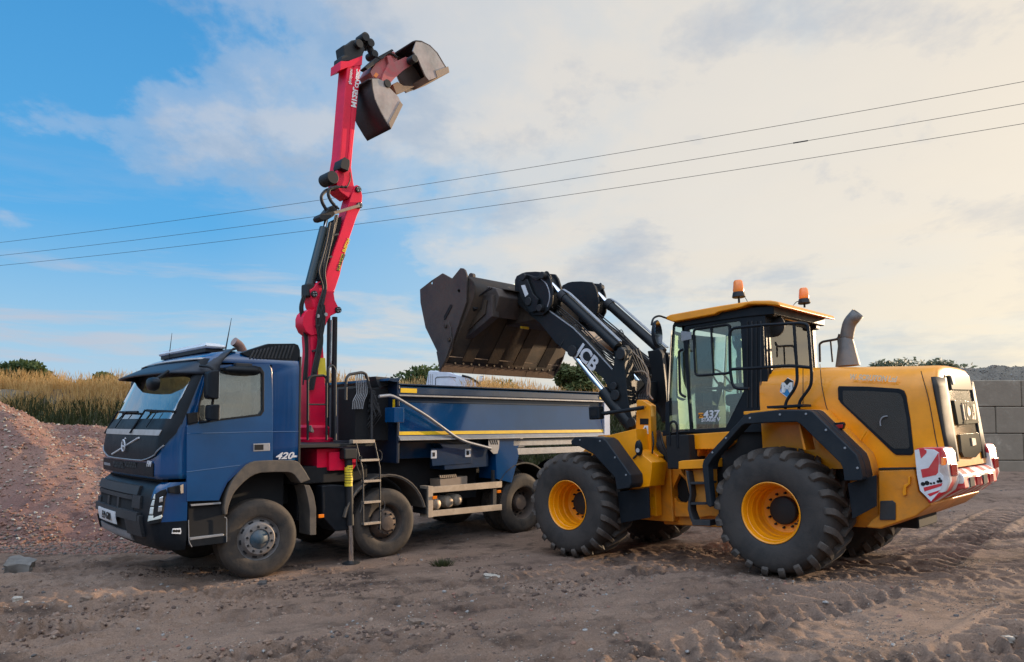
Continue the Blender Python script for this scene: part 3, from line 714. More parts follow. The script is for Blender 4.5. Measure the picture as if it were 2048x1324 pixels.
# body mounts and lower rails to the rear
for s in (1,-1):
    MB().bb((-4.65,s*.95,1.66),(-7.0,s*1.22,1.78)).build('body_bearer',ALUG,lorry,.01)
    MB().bb((-4.75,s*.90,1.50),(-7.0,s*1.20,1.62)).build('body_bearer',ALUG,lorry,.01)
MB().bb((-2.25,-.95,1.5),(-4.3,.95,1.78)).build('body_underframe',NAVY,lorry,.01)
for s in (1,-1): MB().prism(T.S([(990,905),(999,874),(1035.5,870.5),(1042,881),(1034,897),(1036,913),(1022,966),(992,958)],1.2),s*.75,s*1.22).build('bogie_mudguard',BLUE,lorry,.008)
for s in (1,-1):
  for i in (1,2,3):
    c=(AX[i],AZ[i]); a0,a1=(12,165) if i==1 else (25,155)
    out=[(c[0]+.745*math.cos(R(a)),c[1]+.735*math.sin(R(a))) for a in range(a0,a1+1,9)]; inn=[(c[0]+.715*math.cos(R(a)),c[1]+.705*math.sin(R(a))) for a in range(a1,a0-1,-9)]
    if i>1: out=[(a,min(b,1.48)) for a,b in out]; inn=[(a,min(b,1.45)) for a,b in inn]
    mg=MB().prism(out+inn,s*(.80 if i==1 else .62),s*1.22).build('mudguard',ARCH if i==1 else DARK,lorry,.004,50)
    if i==1: MB().tube([(p[0],s*1.22,p[1]) for p in out],.014,6).build('mudguard_rim',ARCH,mg)
MB().bb((-2.74,.85,.62),(-2.76,1.2,1.02)).build('mud_flap',DARK,lorry)
# toolbox
tl=trace(T,'toolbox',NAVY,lorry,[(849.5,886),(938,888.5),(946.5,894),(947,931),(860,937.5),(856,893)],.78,1.18)
trace(T,'toolbox_door',NAVY,tl,[(861,898),(943,895),(943,926.5),(864,932)],1.18,1.192,.004)
for x,y in ((867,909),(935,906)):
    a,b=T.P(x-5.5,y-8,1.19),T.P(x+5.5,y+8,1.19); lt=MB().bb((a[0],1.19,a[1]),(b[0],1.205,b[1])).build('latch',SLET,tl,.012,35)
    a,b=T.P(x-2.5,y-4,1.2),T.P(x+2.5,y+4,1.2); MB().bb((a[0],1.205,a[1]),(b[0],1.208,b[1])).build('latch_recess',VOID,lt)
# side guard, lamps, air tanks, battery box
for s in (1,-1):
    g=MB().prism(T.S([(865.5,973.5),(1003.6,962.5),(1003.6,975),(865.5,986)],1.22),s*1.18,s*1.225).build('side_guard',ALU,lorry,.004)
    MB().prism(T.S([(865.5,1021.5),(1003.6,1008.5),(1003.6,1020),(865.5,1033.5)],1.22),s*1.18,s*1.225).build('rail',ALU,g,.004)
    MB().prism(T.S([(856,972.5),(865.5,972),(865.5,1034.5),(856,1035.5)],1.22),s*1.0,s*1.228).build('post',ALU,g,.004)
    MB().prism(T.S([(984,940),(991,940),(991,1010),(984,1010)],1.15),s*1.12,s*1.175).build('post',GREYP,g,.004)
def plus(p,s=1): return p
for x,y,v in ((869,995,1.23),(997.5,983,1.23),(642,1032,1.2)):
    q=T.P(x,y,v); MB().box((q[0],v,q[1]),(.085,.03,.05)).build('marker_lamp',AMBER,lorry,.006)
m=MB()
for x,y in ((872,1008),(897,1004),(915,1000)):
    q=T.P(x,y,1.0); m.lathe([(.001,0.06),(.05,.05),(.085,.025),(.10,-.02),(.10,-.45)],(q[0],1.0,q[1]),'v',1,20)
m.build('air_tanks',ALU,lorry,0,50)
trace(T,'battery_box',TAN,lorry,[(859,957),(914,950),(914,966),(860,972)],.8,1.08)
m=MB()
for k in range(9):
    q=T.P(880+3.8*k,953.5-.3*k,1.08); m.box((q[0],1.085,q[1]),(.018,.03,.05),Matrix.Rotation(R(25),3,'Y'))
m.build('step_tread',ALU,lorry)
# fuel tank
ft=trace(T,'fuel_tank',BLACK,lorry,[(616,968),(640,966),(671,968),(677.5,979),(680,1014),(674.5,1054),(643,1057),(618,1030)],.75,1.16,.02)
q=T.P(663,973,1.05); MB().lathe([(.055,0),(.055,.04),(.02,.05),(.001,.05)],(q[0],1.0,q[1]-.02),'z',1,16).build('filler_cap',mat('blue_cap',(.02,.2,.5),.4),ft,0,40)
# stabiliser jack
q0=T.P(696.5,910,1.18); q1=T.P(701.5,1050,1.18); q2=T.P(702,1130,1.18); 
for s in (1,-1):
    jk=MB().cyl((q0[0],s*1.18,q0[1]),(q1[0]+.01,s*1.18,q1[1]),.058,18).build('stabiliser_leg',DARK,lorry)
    MB().cyl((q1[0]+.01,s*1.18,q1[1]+.03),(q2[0],s*1.18,-.11+.13),.040,18).build('piston',CHROME,jk)
    MB().lathe([(.13,0),(.13,.02),(.05,.05),(.001,.05)],(q2[0],s*1.18,.005),'z',1,20).build('foot',DARK,jk)
    MB().box((q0[0],s*1.18,q0[1]+.02),(.22,.16,.16)).build('leg_head',DARK,jk,.02)
    a,b=T.P(690,931,1.2),T.P(703,972,1.2)
    MB().cyl((q0[0]-.01,s*1.18,a[1]),(q0[0]-.014,s*1.18,b[1]),.0605,18).build('warning_label',YLAB,jk)
    m=MB()
    for k in range(7):
        z=a[1]+(b[1]-a[1])*(k+.7)/8; m.lathe([(.0615,-.004),(.0615,.004)],(q0[0]-.012,s*1.18,z),'z',1,18)
    m.build('label_print',BLET,jk)
trace(T,'outrigger_box',RED,lorry,[(640,903),(672,902.5),(695,902),(695,925),(687,938),(640,940)],.85,1.12,.01)
MB().bb((-.9,-1.0,1.42),(-1.35,1.05,1.70)).build('outrigger_beam',RED,lorry,.01)
# catwalk, ladder, rails
cz=T.P(745,883,1.2)[1]
MB().bb((-.56,-1.15,cz-.07),(-1.78,1.20,cz-.02)).build('catwalk',DARK,lorry,.006)
ld=MB(); v=1.24
L1=T.S([(712,886),(724,935),(726,950),(726.5,1050)],v); L2=T.S([(749,885),(759.5,935),(760,950),(760,1059)],v)
for p in (L1,L2):
    for a,b in zip(p,p[1:]): ld.tube([(a[0],v,a[1]),(b[0],v,b[1])],.013,8)
lad=ld.build('ladder',GREYP,lorry)
for ya,yb,xa,xb in ((920.5,920,720,757),(963,961,726,760),(1006,1002,726.5,760),(1048,1045,726.5,760)):
    a,b=T.P(xa,ya,v),T.P(xb,yb,v); MB().box(((a[0]+b[0])/2,v-.02,(a[1]+b[1])/2),(abs(a[0]-b[0]),.09,.034)).build('rung',ALU,lad,.004)
a,b=T.P(706,880,v),T.P(750,886,v); MB().bb((a[0],v-.1,a[1]),(b[0],v,b[1])).build('top_step',ALU,lad,.004)
m=MB()
for pts in ([(714,903),(716,918),(722,922),(722,912)],[(757,900),(763,905),(763,918),(759,921)],[(712,900),(712,930),(720,950)],[(765,1001),(769,1006),(768,1018),(762,1022)],[(724,1003),(722,1018),(719,1025)]):
    m.tube(rnd([(q[0],v+.01,q[1]) for q in T.S(pts,v)],.05),.010,6)
m.build('grab_loops',GREYP,lad)
def rail(name,pts,v,r,mt=DARK,par=lorry,rd=.08): return MB().tube(rnd([(q[0],v,q[1]) for q in T.S(pts,v)],rd,5),r,8).build(name,mt,par,0,60)
rail('guard_rail',[(615.5,880),(615.5,757),(624,752),(648,751),(653,756),(653,880)],1.15,.018)
rail('guard_rail',[(615.5,809),(653,809)],1.15,.012)
rail('guard_rail',[(657,765),(657,735),(664.5,729.5),(671,738),(671,880)],1.17,.016,GREYP)
rail('lever_frame',[(691.5,800),(692,758),(698,749),(724,744.5),(732,748),(741,778),(743.5,786),(743.5,880)],1.1,.022,GREYP)
lv=MB()
for i in range(7):
    pts=[(712+3.5*i,749-.4*i),(713+3.5*i,775),(714+3.4*i,787),(706+3.6*i,802),(705+3.3*i,818)]
    lv.tube(rnd([(q[0],1.07,q[1]) for q in T.S(pts,1.07)],.03,3),.008,6)
lv.build('control_levers',ALUG,lorry)
trace(T,'valve_cover',GREYP,lorry,[(733,754),(745,755),(766.5,757),(766,772),(742,776),(738,770)],.75,1.0)
trace(T,'valve_block',VOID,lorry,[(676,778),(742,778),(747,880),(676,880)],.5,1.0)
m=MB()
for k in range(10):
    random.seed(k); x=742+random.random()*14; y=780+random.random()*38; q=T.P(x,y,1.1); m.box((q[0],1.08,q[1]),(.07,.06,.05)); m.tube([(q[0],1.1,q[1]),(q[0]-.05,1.12,q[1]-.12),(q[0]+.02,1.0,q[1]-.3)],.012,6)
m.build('pipe_couplings',GREYP,lorry,.004)
# sheet arm
rail('sheet_arm',[(758,793),(781,790.5),(796,797),(850,829.5),(911,874),(932,884),(982,897)],1.29,.026,ALUG,lorry,.12)
br=trace(T,'arm_bracket',ALUG,lorry,[(976,876),(998,876),(997,896),(994,907),(986,908),(976,897)],1.235,1.25,.002)
m=MB()
for k in range(4):
    q=T.S([(978.5+4.6*k,880),(980.5+4.6*k,880),(984+4*k,889),(982+4*k,889)],1.25); m.prism(q,1.2505,1.2525)
m.build('bracket_slots',VOID,br)
# ---- crane
col=trace(T,'crane_column',RED,lorry,[(618,866),(619,770),(623,700),(621,668),(641,664),(647,690),(650.5,740),(652.5,800),(653,866)],.12,-.20,.03,smooth=40,seg=3)
trace(T,'warning_tape',YLAB,col,[(636,716),(650,716),(652.5,751),(636,751)],.122,.128,0)
MB().lathe([(.30,0),(.30,.12),(.24,.15),(.24,.3),(.2,.34)],(-1.42,0,1.70),'z',1,32).build('slew_ring',RED,lorry,0,40)
hd=trace(T,'column_head',RED,lorry,[(606,636),(609,627),(617,619),(630,619),(641,640),(644,668),(622,671),(612,663),(606,650)],.14,-.12,.008)
mb_=trace(T,'main_boom',RED,lorry,[(652,651),(646,636),(634,627),(626,612),(623,595),(620,580),(628,574.5),(634,566),(640,563),(647,568),(651,556),(656,536),(682.6,459.6),(692.5,427),(700,398),(709,374),(714,369.5),(721,373),(725,391),(724,412),(715,430),(700,474),(683.5,534),(680,550),(672,574),(668,587),(670,600),(676,612),(679,620),(675.5,625),(663,631),(656.5,639)],.13,-.13,.012)
ob=trace(T,'outer_boom',RED,lorry,[(680,309),(675,340),(673,362),(674,376),(681,385),(690,391),(698,397),(705,386),(709,374),(707,362),(703,335),(706,300),(724.5,113),(695,122)],.12,-.17,.02,smooth=40)
a=T.S([(698,330),(701,300),(716,140),(714,118),(709,119),(697,300),(693,330)],.12); MB().prism(a,.118,.132).build('boom_rib',RED,ob,.006)
trace(T,'boom_collar',RED,ob,[(680.5,140),(681.5,122),(697,122),(710,117),(725.5,111),(724,130),(696,134)],.135,-.19,.006)
# pins
for x,y,par in ((676,620,mb_),(639.5,567.5,mb_),(628,588,mb_),(716,379,mb_),(718,411,mb_)):
    q=T.P(x,y,.14); pn=MB().cyl((q[0],.12,q[1]),(q[0],.165,q[1]),.052 if x!=639.5 else .02,18).build('pin',DARK,par)
    if x!=639.5:
        m=MB(); 
        for k in range(4): m.cyl((q[0]+.028*math.cos(k*1.57+.6),.165,q[1]+.028*math.sin(k*1.57+.6)),(q[0]+.028*math.cos(k*1.57+.6),.175,q[1]+.028*math.sin(k*1.57+.6)),.011,8)
        m.build('bolts',ALUG,pn)
# boom lettering
a=Vector((lambda q:(q[0],.1325,q[1]))(T.P(668,538,.13))); b=Vector((lambda q:(q[0],.1325,q[1]))(T.P(697,467,.13))); dx=b-a
lp=T.S([(673,540.5),(676,541.5),(687,508),(681,505),(672,533)],.13)
trace(T,'maker_label',YLAB,mb_,[(673.5,541),(678.5,542),(689.5,508),(684,507)],.1305,.1325,0)
c0=T.P(681.3,524.5,.13); text('PALFINGER',.068,BLET,mb_,(c0[0],.134,c0[1]),dx,(dx.z,0,-dx.x) if False else Vector((0,1,0)).cross(dx)*-1,'boom_lettering',.002,.002,.1,'CENTER',.95)
c0=T.P(692,491,.13); text('EPSILON',.075,YLAB,mb_,(c0[0],.134,c0[1]),dx,Vector((0,1,0)).cross(dx)*-1,'boom_lettering',.002,.003,.1,'CENTER',.9)
a=T.P(707,210,.12); b=T.P(716,125,.12); dx=Vector((b[0]-a[0],0,b[1]-a[1])); up=Vector((0,1,0)).cross(dx)*-1
c0=T.P(707.5,196,.12); text('M125L',.125,WLET,ob,(c0[0],.1355,c0[1]),dx,up,'boom_lettering',.002,.006,.15)
c0=T.P(713.5,158,.12); text('CLASSIC',.088,WLET,ob,(c0[0],.1355,c0[1]),dx,up,'boom_lettering',.002,.004,.15)
c0=T.P(701.5,154,.12); text('Epsolution',.075,WLET,ob,(c0[0],.1255,c0[1]),dx,up,'boom_lettering',.002,.001,.25,'CENTER',.85)
# boom head
bh=trace(T,'boom_head',DARK,lorry,[(682.5,124),(683,112),(689,110),(686,90),(695,88),(704,80),(714,78),(722,84),(731,98),(727,107),(726,113),(710,121)],.10,-.16,.02)
m=MB()
for x,y,r_,v in ((724.5,78,.075,.02),(735,90,.07,-.02),(743,112,.065,-.05),(712,92,.07,.06)):
    q=T.P(x,y,v); m.cyl((q[0],v-.1,q[1]),(q[0],v+.12,q[1]),r_,14)
m.tube([(q[0],0,q[1]) for q in T.S([(724,76),(737,92),(747,113)],0)],.06,10)
m.build('rotator_link',DARK,bh,0,40)
# lifting cylinder, links, hoses
c0,c1=T.P(617,580,.0),T.P(649,456,.0)
cyl=MB().cyl((c0[0],.0,c0[1]),(c1[0],.0,c1[1]),.080,20).build('lift_cylinder',mat('green_black_paint',(.006,.022,.028),.35,0,.3,(.05,.06,.06),.3,3),lorry,.008)
c2=T.P(653,436,0); MB().cyl((c1[0],0,c1[1]),(c2[0],0,c2[1]),.03,14).build('rod',CHROME,cyl)
MB().box((c0[0],0,c0[1]-.02),(.16,.22,.22)).build('cylinder_foot',DARK,cyl,.03)
lb_=trace(T,'link_lever',DARK,lorry,[(638,434),(641,428),(652,424),(662,412),(671,408),(676,420),(668,432),(658,438),(648,441),(641,440)],.12,-.1,.015)
a,b=T.P(668,426,.17),T.P(719,411,.17); MB().box(((a[0]+b[0])/2,.17,(a[1]+b[1])/2),((Vector(a)-Vector(b)).length,.025,.05),Matrix.Rotation(-math.atan2(b[1]-a[1],b[0]-a[0]),3,'Y')).build('link_bar',TAN,lb_,.01)
def crail(name,pts,v,r,mt=HOSE,rd=.15,par=lorry): return MB().tube(rnd([(q[0],v,q[1]) for q in T.S(pts,v)],rd,6),r,8).build(name,mt,par,0,60)
h=rnd([(q[0],.2,q[1]) for q in T.S([(692,374),(670,374),(658,378),(656,390),(663,405),(678,418)],.2)],.2,8)
crail('coiled_hose',[(692,374),(670,374),(658,378),(656,390),(663,405),(678,418)],.2,.018,HOSE,.2)
m=MB(); Ls=0
for a,b in zip(h,h[1:]):
    for t in (.0,.5):
        p=a.lerp(b,t); d=(b-a).normalized()
        if (b-a).length>.01: m.cyl(p-d*.006,p+d*.006,.026,10)
m.build('hose_guard',GREYP,lorry)
crail('hydraulic_hose',[(668,378),(652,380),(642,392),(644,405),(655,424)],.05,.028,HOSE,.2)
crail('hydraulic_hose',[(700,345),(701,360),(694,374)],.15,.010)
for i,(o,r_) in enumerate(((0,.016),(3,.016),(6,.014),(-3,.014))):
    crail('hydraulic_hose',[(663+o,445),(655+o,490),(640+o*1.4,545),(650+o*.6,575),(641+o,605),(634+o,640),(641+o,680),(630+o,730),(620+o,780)],.16+.008*i,r_,HOSE,.25)
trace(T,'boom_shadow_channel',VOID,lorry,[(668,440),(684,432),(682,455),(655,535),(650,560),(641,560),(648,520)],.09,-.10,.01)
for x,y in ((627,632),(643,629)):
    q=T.P(x+8,y,.17); MB().lathe([(.03,0),(.03,.03),(.012,.03)],(q[0],.16,q[1]),'v',1,14).build('hose_fitting',ALUG,lorry)
q=T.P(660,357,.1); MB().cyl((q[0],-.1,q[1]),(q[0],.2,q[1]),.105,24).build('hose_reel',DARK,lorry,.01)
trace(T,'junction_box',DARK,lorry,[(681,330),(684,318),(690,314),(700,320),(700,330),(697,342),(682,336)],.24,-.0,.01)
m=MB()
for x,r_ in ((657.5,.028),(669.5,.045)):
    a,b=T.P(x,634,-.25),T.P(x,760,-.25); m.cyl((a[0],-.25,a[1]),(a[0],-.25,b[1]-1.0),r_,14)
m.build('crane_support_tube',DARK,lorry)
a,b=T.P(663,640,-.25),T.P(663,735,-.25); MB().cyl((a[0],-.25,a[1]),(a[0],-.25,b[1]),.018,10).build('crane_support_rod',CHROME,lorry)
m=MB(); 
for k in range(3):
    m.tube(rnd([(q[0],.05,q[1]) for q in T.S([(606+3*k,590),(598+3*k,615),(604+3*k,640),(612+2*k,690),(609+2*k,760)],.05)],.2,5),.013,7)
m.build('hydraulic_hose',HOSE,lorry)
for k in range(6):
    o=k*2.2; crail('hydraulic_hose',[(676-o*.5,430),(668-o*.6,470),(655-o*.5,512),(648-o*.3,545),(652-o*.2,575)],.15+.012*(k%3),.009,HOSE,.2)
    crail('hydraulic_hose',[(640+o*.8,610),(644+o*.6,640),(640+o*.5,672),(632+o*.4,700),(626+o*.3,745)],.17+.01*(k%2),.010,HOSE,.2)
for x,y in ((668,470),(655,515),(640,650),(633,700)):
    q=T.P(x,y,.16); MB().box((q[0],.16,q[1]),(.16,.04,.03),Matrix.Rotation(R(18),3,'Y')).build('hose_clamp',GREYP,lorry,.004)
rail('aerial',[(606,770),(610.5,715)],.3,.012)
# yellow-white patch of light on the deck, put in as a bright piece
trace(T,'deck_light_patch',ALU,lorry,[(621,864),(623,850),(629,862),(627,866)],.5,.42,.01)

# ================================================================= CLAMSHELL BUCKET hung from the crane
clam=empty('clamshell_bucket',M=T.M@Matrix.Translation(T.M.inverted()@T.w(*((lambda q:(q[0],0,q[1]))(T.P(790,150,0))))))
OFF=Vector((lambda q:(q[0],0,q[1]))(T.P(790,150,0)))
tag(clam,'worn grey and red clamshell digging bucket held open at the top of the crane','grab bucket')
def ctrace(name,mt,pts,v0,v1,bevel=.004,vt=.36,par=clam):
    o=MB().prism([(a-OFF.x,b-OFF.z) for a,b in T.S(pts,vt)],v0,v1).build(name,mt,par,bevel); return o
GRAB_LIT=mat('grab_lit_steel',(.33,.31,.29),.5,.25,0,(.45,.22,.20),.28,1.6,.3,16,.25)  # side plates: the light they catch is put into a paler steel
GRAB_SHADE=mat('grab_shaded_steel',(.022,.014,.018),.55,.1,0,(.06,.035,.035),.35,1.8,.3,16,.25)  # shell backs: their shade is put into a near-black steel
back1=[(736,160),(743.6,157),(744.7,178),(750,199.6),(760.5,223),(775,248),(781.7,258)]
back2=[(826,84),(832,82),(843,83),(860,91.7),(874.7,106.5),(886,125.6),(898,145)]
for nm,bk,rest in (('lower',back1,[(805,210),(796.5,193),(779.6,176),(769,163),(757,157)]),('upper',back2,[(874.7,154),(858,160.5),(851.5,153),(843,134),(836.7,119),(826,102)])):
    q=[(a-OFF.x,b-OFF.z) for a,b in T.S(bk,.36)]
    root=MB(); r1=[]; 
    for v in (.36,-.36): r1.append([Vector((a,v,b)) for a,b in q])
    root.loft(r1,cap=False,closed=False); sh=root.build('bucket_shell',GRAB_SHADE,clam,0,60); s_=sh.modifiers.new('t','SOLIDIFY'); s_.thickness=.03; s_.offset=0
    for v in (.36,-.36):
        o=ctrace('side_plate',GRAB_LIT,bk[1:]+rest,v,v-math.copysign(.03,v),.003,.36,sh)
    if nm=='lower': ctrace('cutting_lip',TAN,[(781.7,258.5),(805.5,210),(800,203),(777,246)],.37,-.37,.003,.36,sh)
    else: ctrace('cutting_lip',TAN,[(870,142),(896,133),(898.5,145),(874,155)],.37,-.37,.003,.36,sh)
ctrace('grab_arm',REDF,[(771,163),(777,142),(788,120),(785,106),(792,104),(799,118),(822,107),(836,110),(837,122),(818,134),(800,150),(786,166),(776,170)],.20,-.05)
ctrace('grab_arm',REDF,[(771,163),(777,142),(788,120),(785,106),(792,104),(799,118),(822,107),(836,110),(837,122),(818,134),(800,150),(786,166),(776,170)],-.22,-.30)
ctrace('grab_frame',REDF,[(748,128),(776,106),(786,104),(793,122),(778,146),(768,160),(744,158),(738,146)],.14,-.22,.01,.1)
ctrace('hose_guard',DARK,[(724,138),(746,119),(779,101),(783,104),(760,120),(742,134),(730,142)],.18,.02,.01,.1)
ctrace('inner_link',TAN,[(784,169),(794,164),(806,172),(828,173),(796,187),(791,187)],.02,-.2,.006,0)
ctrace('reflector',AMBER,[(746,152),(751,145),(757,149),(752,156)],.145,.15,0,.14)
m=MB()
for x,y in ((829,117),(775,167)):
    q=T.P(x,y,.37); c=(q[0]-OFF.x,.22,q[1]-OFF.z); m.cyl(c,(c[0],.385,c[2]),.068,20)
pn=m.build('pivot_pin',DARK,clam,.006)
m=MB()
for x,y in ((829,117),(775,167)):
    q=T.P(x,y,.37)
    for k in range(6): t=k*1.047; m.cyl((q[0]-OFF.x+.045*math.cos(t),.385,q[1]-OFF.z+.045*math.sin(t)),(q[0]-OFF.x+.045*math.cos(t),.397,q[1]-OFF.z+.045*math.sin(t)),.010,6)
m.build('bolts',ALUG,pn)
m=MB()
for k in range(3): m.tube(rnd([(q[0]-OFF.x,.12+.03*k,q[1]-OFF.z) for q in T.S([(747,112+k*2),(757,122),(772,108),(784,112),(790,118)],.1)],.1,5),.011,6)
m.build('hydraulic_hose',HOSE,clam)
# ================================================================= YELLOW WHEEL LOADER
ldr=empty('wheel_loader',M=L.M)
tag(ldr,'yellow wheel loader with a raised black bucket and a red and white striped rear bumper','wheel loader')
def both(name,mt,pts,v0,v1,bevel=.008,vt=None,par=ldr,holes=(),sides=(1,-1),smooth=35):
    out=[]
    vt=max(v0,v1) if vt is None else vt
    for s in sides:
        out.append(MB().prism(L.S(pts,vt),s*v0,s*v1,holes=[L.S(h,vt) for h in holes]).build(name,mt,par,bevel,smooth))
    return out
def q3(x,y,v): q=L.P(x,y,v); return Vector((q[0],v,q[1]))
# ---- wheels
RT=.757
def loader_wheel(c,side):
    M0=Matrix.Translation(Vector(c)); W=.66
    prof=[(.338,-.035),(.352,-.010),(.39,.008),(.46,.022),(.56,.024),(.63,.010),(.668,-.020),(.690,-.07),(.699,-.15),(.700,-W/2)]
    prof+= [(r,-W-a) for r,a in reversed(prof[:-1])]
    ty=MB().lathe(prof,(0,0,0),'v',side,80,cap=False).build('wheel',TYRE,ldr,0,50); ty.matrix_local=M0
    lm=MB(); NL=21
    for half in (0,1):
        for k in range(NL):
            th0=2*math.pi*(k+.5*half)/NL
            secs=[]
            #    angle offset, radius top, axial, half width
            for dt,rt,rb,ax,hw in ((.03,RT,.685,-W*.54,.045),(-.03,RT,.685,-W*.42,.050),(-.10,RT,.685,-W*.27,.056),(-.165,.752,.68,-W*.12,.064),(-.20,.735,.665,-W*.035,.070),(-.215,.700,.640,.012,.068),(-.22,.655,.60,.026,.062),(-.22,.635,.60,.020,.050)):
                t=th0+dt
                if half==1: ax=-W-ax
                rg=[]
                for w_,r_ in ((-hw,rb),(-hw*.72,rt),(hw*.72,rt),(hw,rb)):
                    a=t+w_; aa=ax
                    if rb==.60: aa=(ax if half==0 else ax)+( (0.0 if r_==rt else -.03) if half==0 else (0 if r_==rt else .03))
                    rg.append(Vector((r_*math.cos(a),side*aa,r_*math.sin(a))))
                secs.append(rg)
            lm.loft(secs)
    lm.build('tread_lugs',LUG,ty,.006,30,1)
    rim=[(.352,-.008),(.357,.0),(.350,.004),(.338,-.006),(.328,-.035),(.322,-.07),(.316,-.075),(.312,-.14),(.300,-.16),(.298,-.25),(.285,-.27),(.282,-.36),(.262,-.385),(.22,-.392),(.165,-.392)]
    rm=MB().lathe(rim,(0,0,0),'v',side,64,cap=False).build('rim',YEL,ty,0,28)
    MB().lathe([(.300,-.40),(.001,-.40)],(0,0,0),'v',side,40,cap=False).build('rim_back',YELD,rm,0)
    MB().lathe([(.168,-.39),(.168,-.345),(.155,-.33),(.12,-.318),(.001,-.315)],(0,0,0),'v',side,32,cap=False).build('hub',DARK,rm,0,30)
    m=MB()
    for k in range(12):
        t=2*math.pi*(k+.2)/12; p=Vector((.205*math.cos(t),side*-.392,.205*math.sin(t))); m.cyl(p,p+Vector((0,side*.04,0)),.017,6,.011)
    m.build('wheel_nuts',DARK,rm,0,30)
    m=MB(); p=Vector((-.27*side*1,side*-.1,-.12)); m.cyl(p,p+Vector((.02,side*.03,0)),.010,8); m.build('valve',DARK,rm)
for u in (0,3.075):
    for s in (1,-1): loader_wheel((u,s*1.25,.755),s)
m=MB()
for u in (0,3.075): m.cyl((u,-.9,.755),(u,.9,.755),.16,16); m.box((u,0,.755),(.45,.5,.5))
m.build('axles',YELD,ldr,.02)
# ---- front frame
both('front_tower',YEL,[(1271,862),(1273,801),(1276,799.5),(1284,799.5),(1301,811),(1303,900),(1317,912),(1316,935),(1311,975),(1313,1033),(1301,1031),(1298,972),(1275,930)],.60,.74,.01)
both('front_mudwing',YEL,[(1199,875),(1271,857.5),(1275,900),(1303,925),(1304,935),(1299,973),(1264,977.5),(1258,948),(1237,920),(1206,882)],.66,1.02,.008,1.02)
both('front_fender',FEND,[(1141,882),(1150,874),(1170,873),(1204,875.5),(1212,881),(1261,950),(1262,968),(1258,976),(1233,980),(1229,955),(1186,908),(1158,893),(1143,890)],.72,1.30,.015,1.30)
both('mud_flap',BLACK,[(1236,984),(1299,975),(1301,1035),(1243,1046)],1.0,1.015,.004,1.0)
fr=MB(); fr.prism([(3.5,.55),(3.6,1.3),(3.0,1.75),(1.95,1.75),(1.75,1.3),(1.75,.5)],-.55,.55); fr.build('front_frame',YELD,ldr,.02)
q=q3(1233,905,1.02); 
for x0,y0,x1,y1,r_ in ((1246,909,1240,917,.012),(1274,909,1266,917,.012)):
    MB().tube([q3(x0,y0,1.025),q3(x1,y1,1.04)],r_,6).build('bonnet_catch',DARK,ldr)
MB().prism(L.S([(1280,837),(1297,837),(1297,849),(1280,849)],.742),.740,.745).build('dark_decal',VOID,ldr)
wl=MB().prism(L.S([(1289,851),(1296,851),(1297,868),(1283,868)],.742),.740,.746).build('warning_decal',WHITE,ldr)
m=MB(); m.prism(L.S([(1290,855),(1293,855),(1294,860),(1289,860)],.742),.7465,.748); m.prism(L.S([(1286,863),(1295,863),(1295,866),(1286,866)],.742),.7465,.748); m.build('decal_print',BLET,wl)
m=MB(); c=L.P(1279,896,1.03); m.loft([[Vector((c[0]+.055*k*math.cos(t),1.03+o,c[1]+.105*k*math.sin(t))) for t in [2*math.pi*i/16 for i in range(16)]] for k,o in ((1,0),(1,.03),(.8,.045))]); fl=m.build('front_work_lamp',BLACK,ldr,0,40)
m=MB(); m.cyl((c[0],1.07,c[1]-.03),(c[0],1.078,c[1]-.03),.03,14); m.build('lens',LENS,fl)
MB().tube(rnd([q3(1271,857,.76),q3(1278,866,.78),q3(1280,885,1.0)],.1),.007,6).build('lamp_cable',DARK,ldr)
# lamp arm standing out over the fender
ar=MB().tube([q3(1288,815,.8),q3(1250,821,.9),q3(1203,827.5,.98)],.028,10).build('lamp_arm',BLACK,ldr)
a,b=L.P(1181,814,1.0),L.P(1203,838,1.0); MB().bb((a[0],.93,a[1]),(b[0],1.05,b[1])).build('side_lamp',BLACK,ar,.015)
MB().bb((a[0]-.04,1.052,a[1]-.05),(b[0]+.04,1.056,b[1]+.05)).build('lamp_face',VOID,ar)
# ---- articulation and rear frame
both('hinge_plate',YELD,[(1303,916),(1320,906),(1345,915),(1357,930),(1362,940),(1378,968),(1386,1012),(1380,1033),(1306,1034),(1300,1000)],.42,.50,.01,.5,holes=[[(1359,948),(1370,952),(1378,965),(1381,980),(1380,997),(1372,1006),(1357,1004),(1347,992),(1348,972)]])
MB().bb((2.0,-.42,.45),(1.0,.42,.62)).build('hinge_block',YELD,ldr,.02)
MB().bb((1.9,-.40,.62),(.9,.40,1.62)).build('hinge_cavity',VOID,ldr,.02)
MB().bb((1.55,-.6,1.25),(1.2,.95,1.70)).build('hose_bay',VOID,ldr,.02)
m=MB()
for k in range(7):
    random.seed(40+k); x0=1306+random.random()*16; m.tube(rnd([q3(x0,862,.5),q3(x0+5,885,.62),q3(x0+14,905,.6),q3(x0+30,925,.55)],.15,4),.014,6)
m.build('articulation_hoses',HOSE,ldr)
both('cab_sill',YEL,[(1334,871.5),(1458,863),(1470,864),(1466,885),(1450,898),(1371,899),(1352,884),(1334,882)],.40,.80,.01,.80)
both('sill_bracket',YELD,[(1372,899),(1400,899),(1392,921),(1384,922)],.5,.75,.006,.75)
both('battery_box',YEL,[(1356.5,923),(1365,921),(1407,918.5),(1407,937),(1356.5,939)],.70,1.18,.01,1.18)
both('ladder_panel',YELD,[(1370,940),(1412,938),(1414,1008),(1384,1006),(1378,985),(1372,960)],.80,1.08,.006,1.08)
st=both('step_frame',GREYP,[(1371,941),(1376,943),(1381,972),(1383,990),(1380,1005),(1381,1022),(1388,1040),(1420,1040),(1420,1052),(1386,1051),(1379,1035),(1375,1018),(1376,1003),(1379,988),(1376,972)],1.05,1.20,.005,1.2)
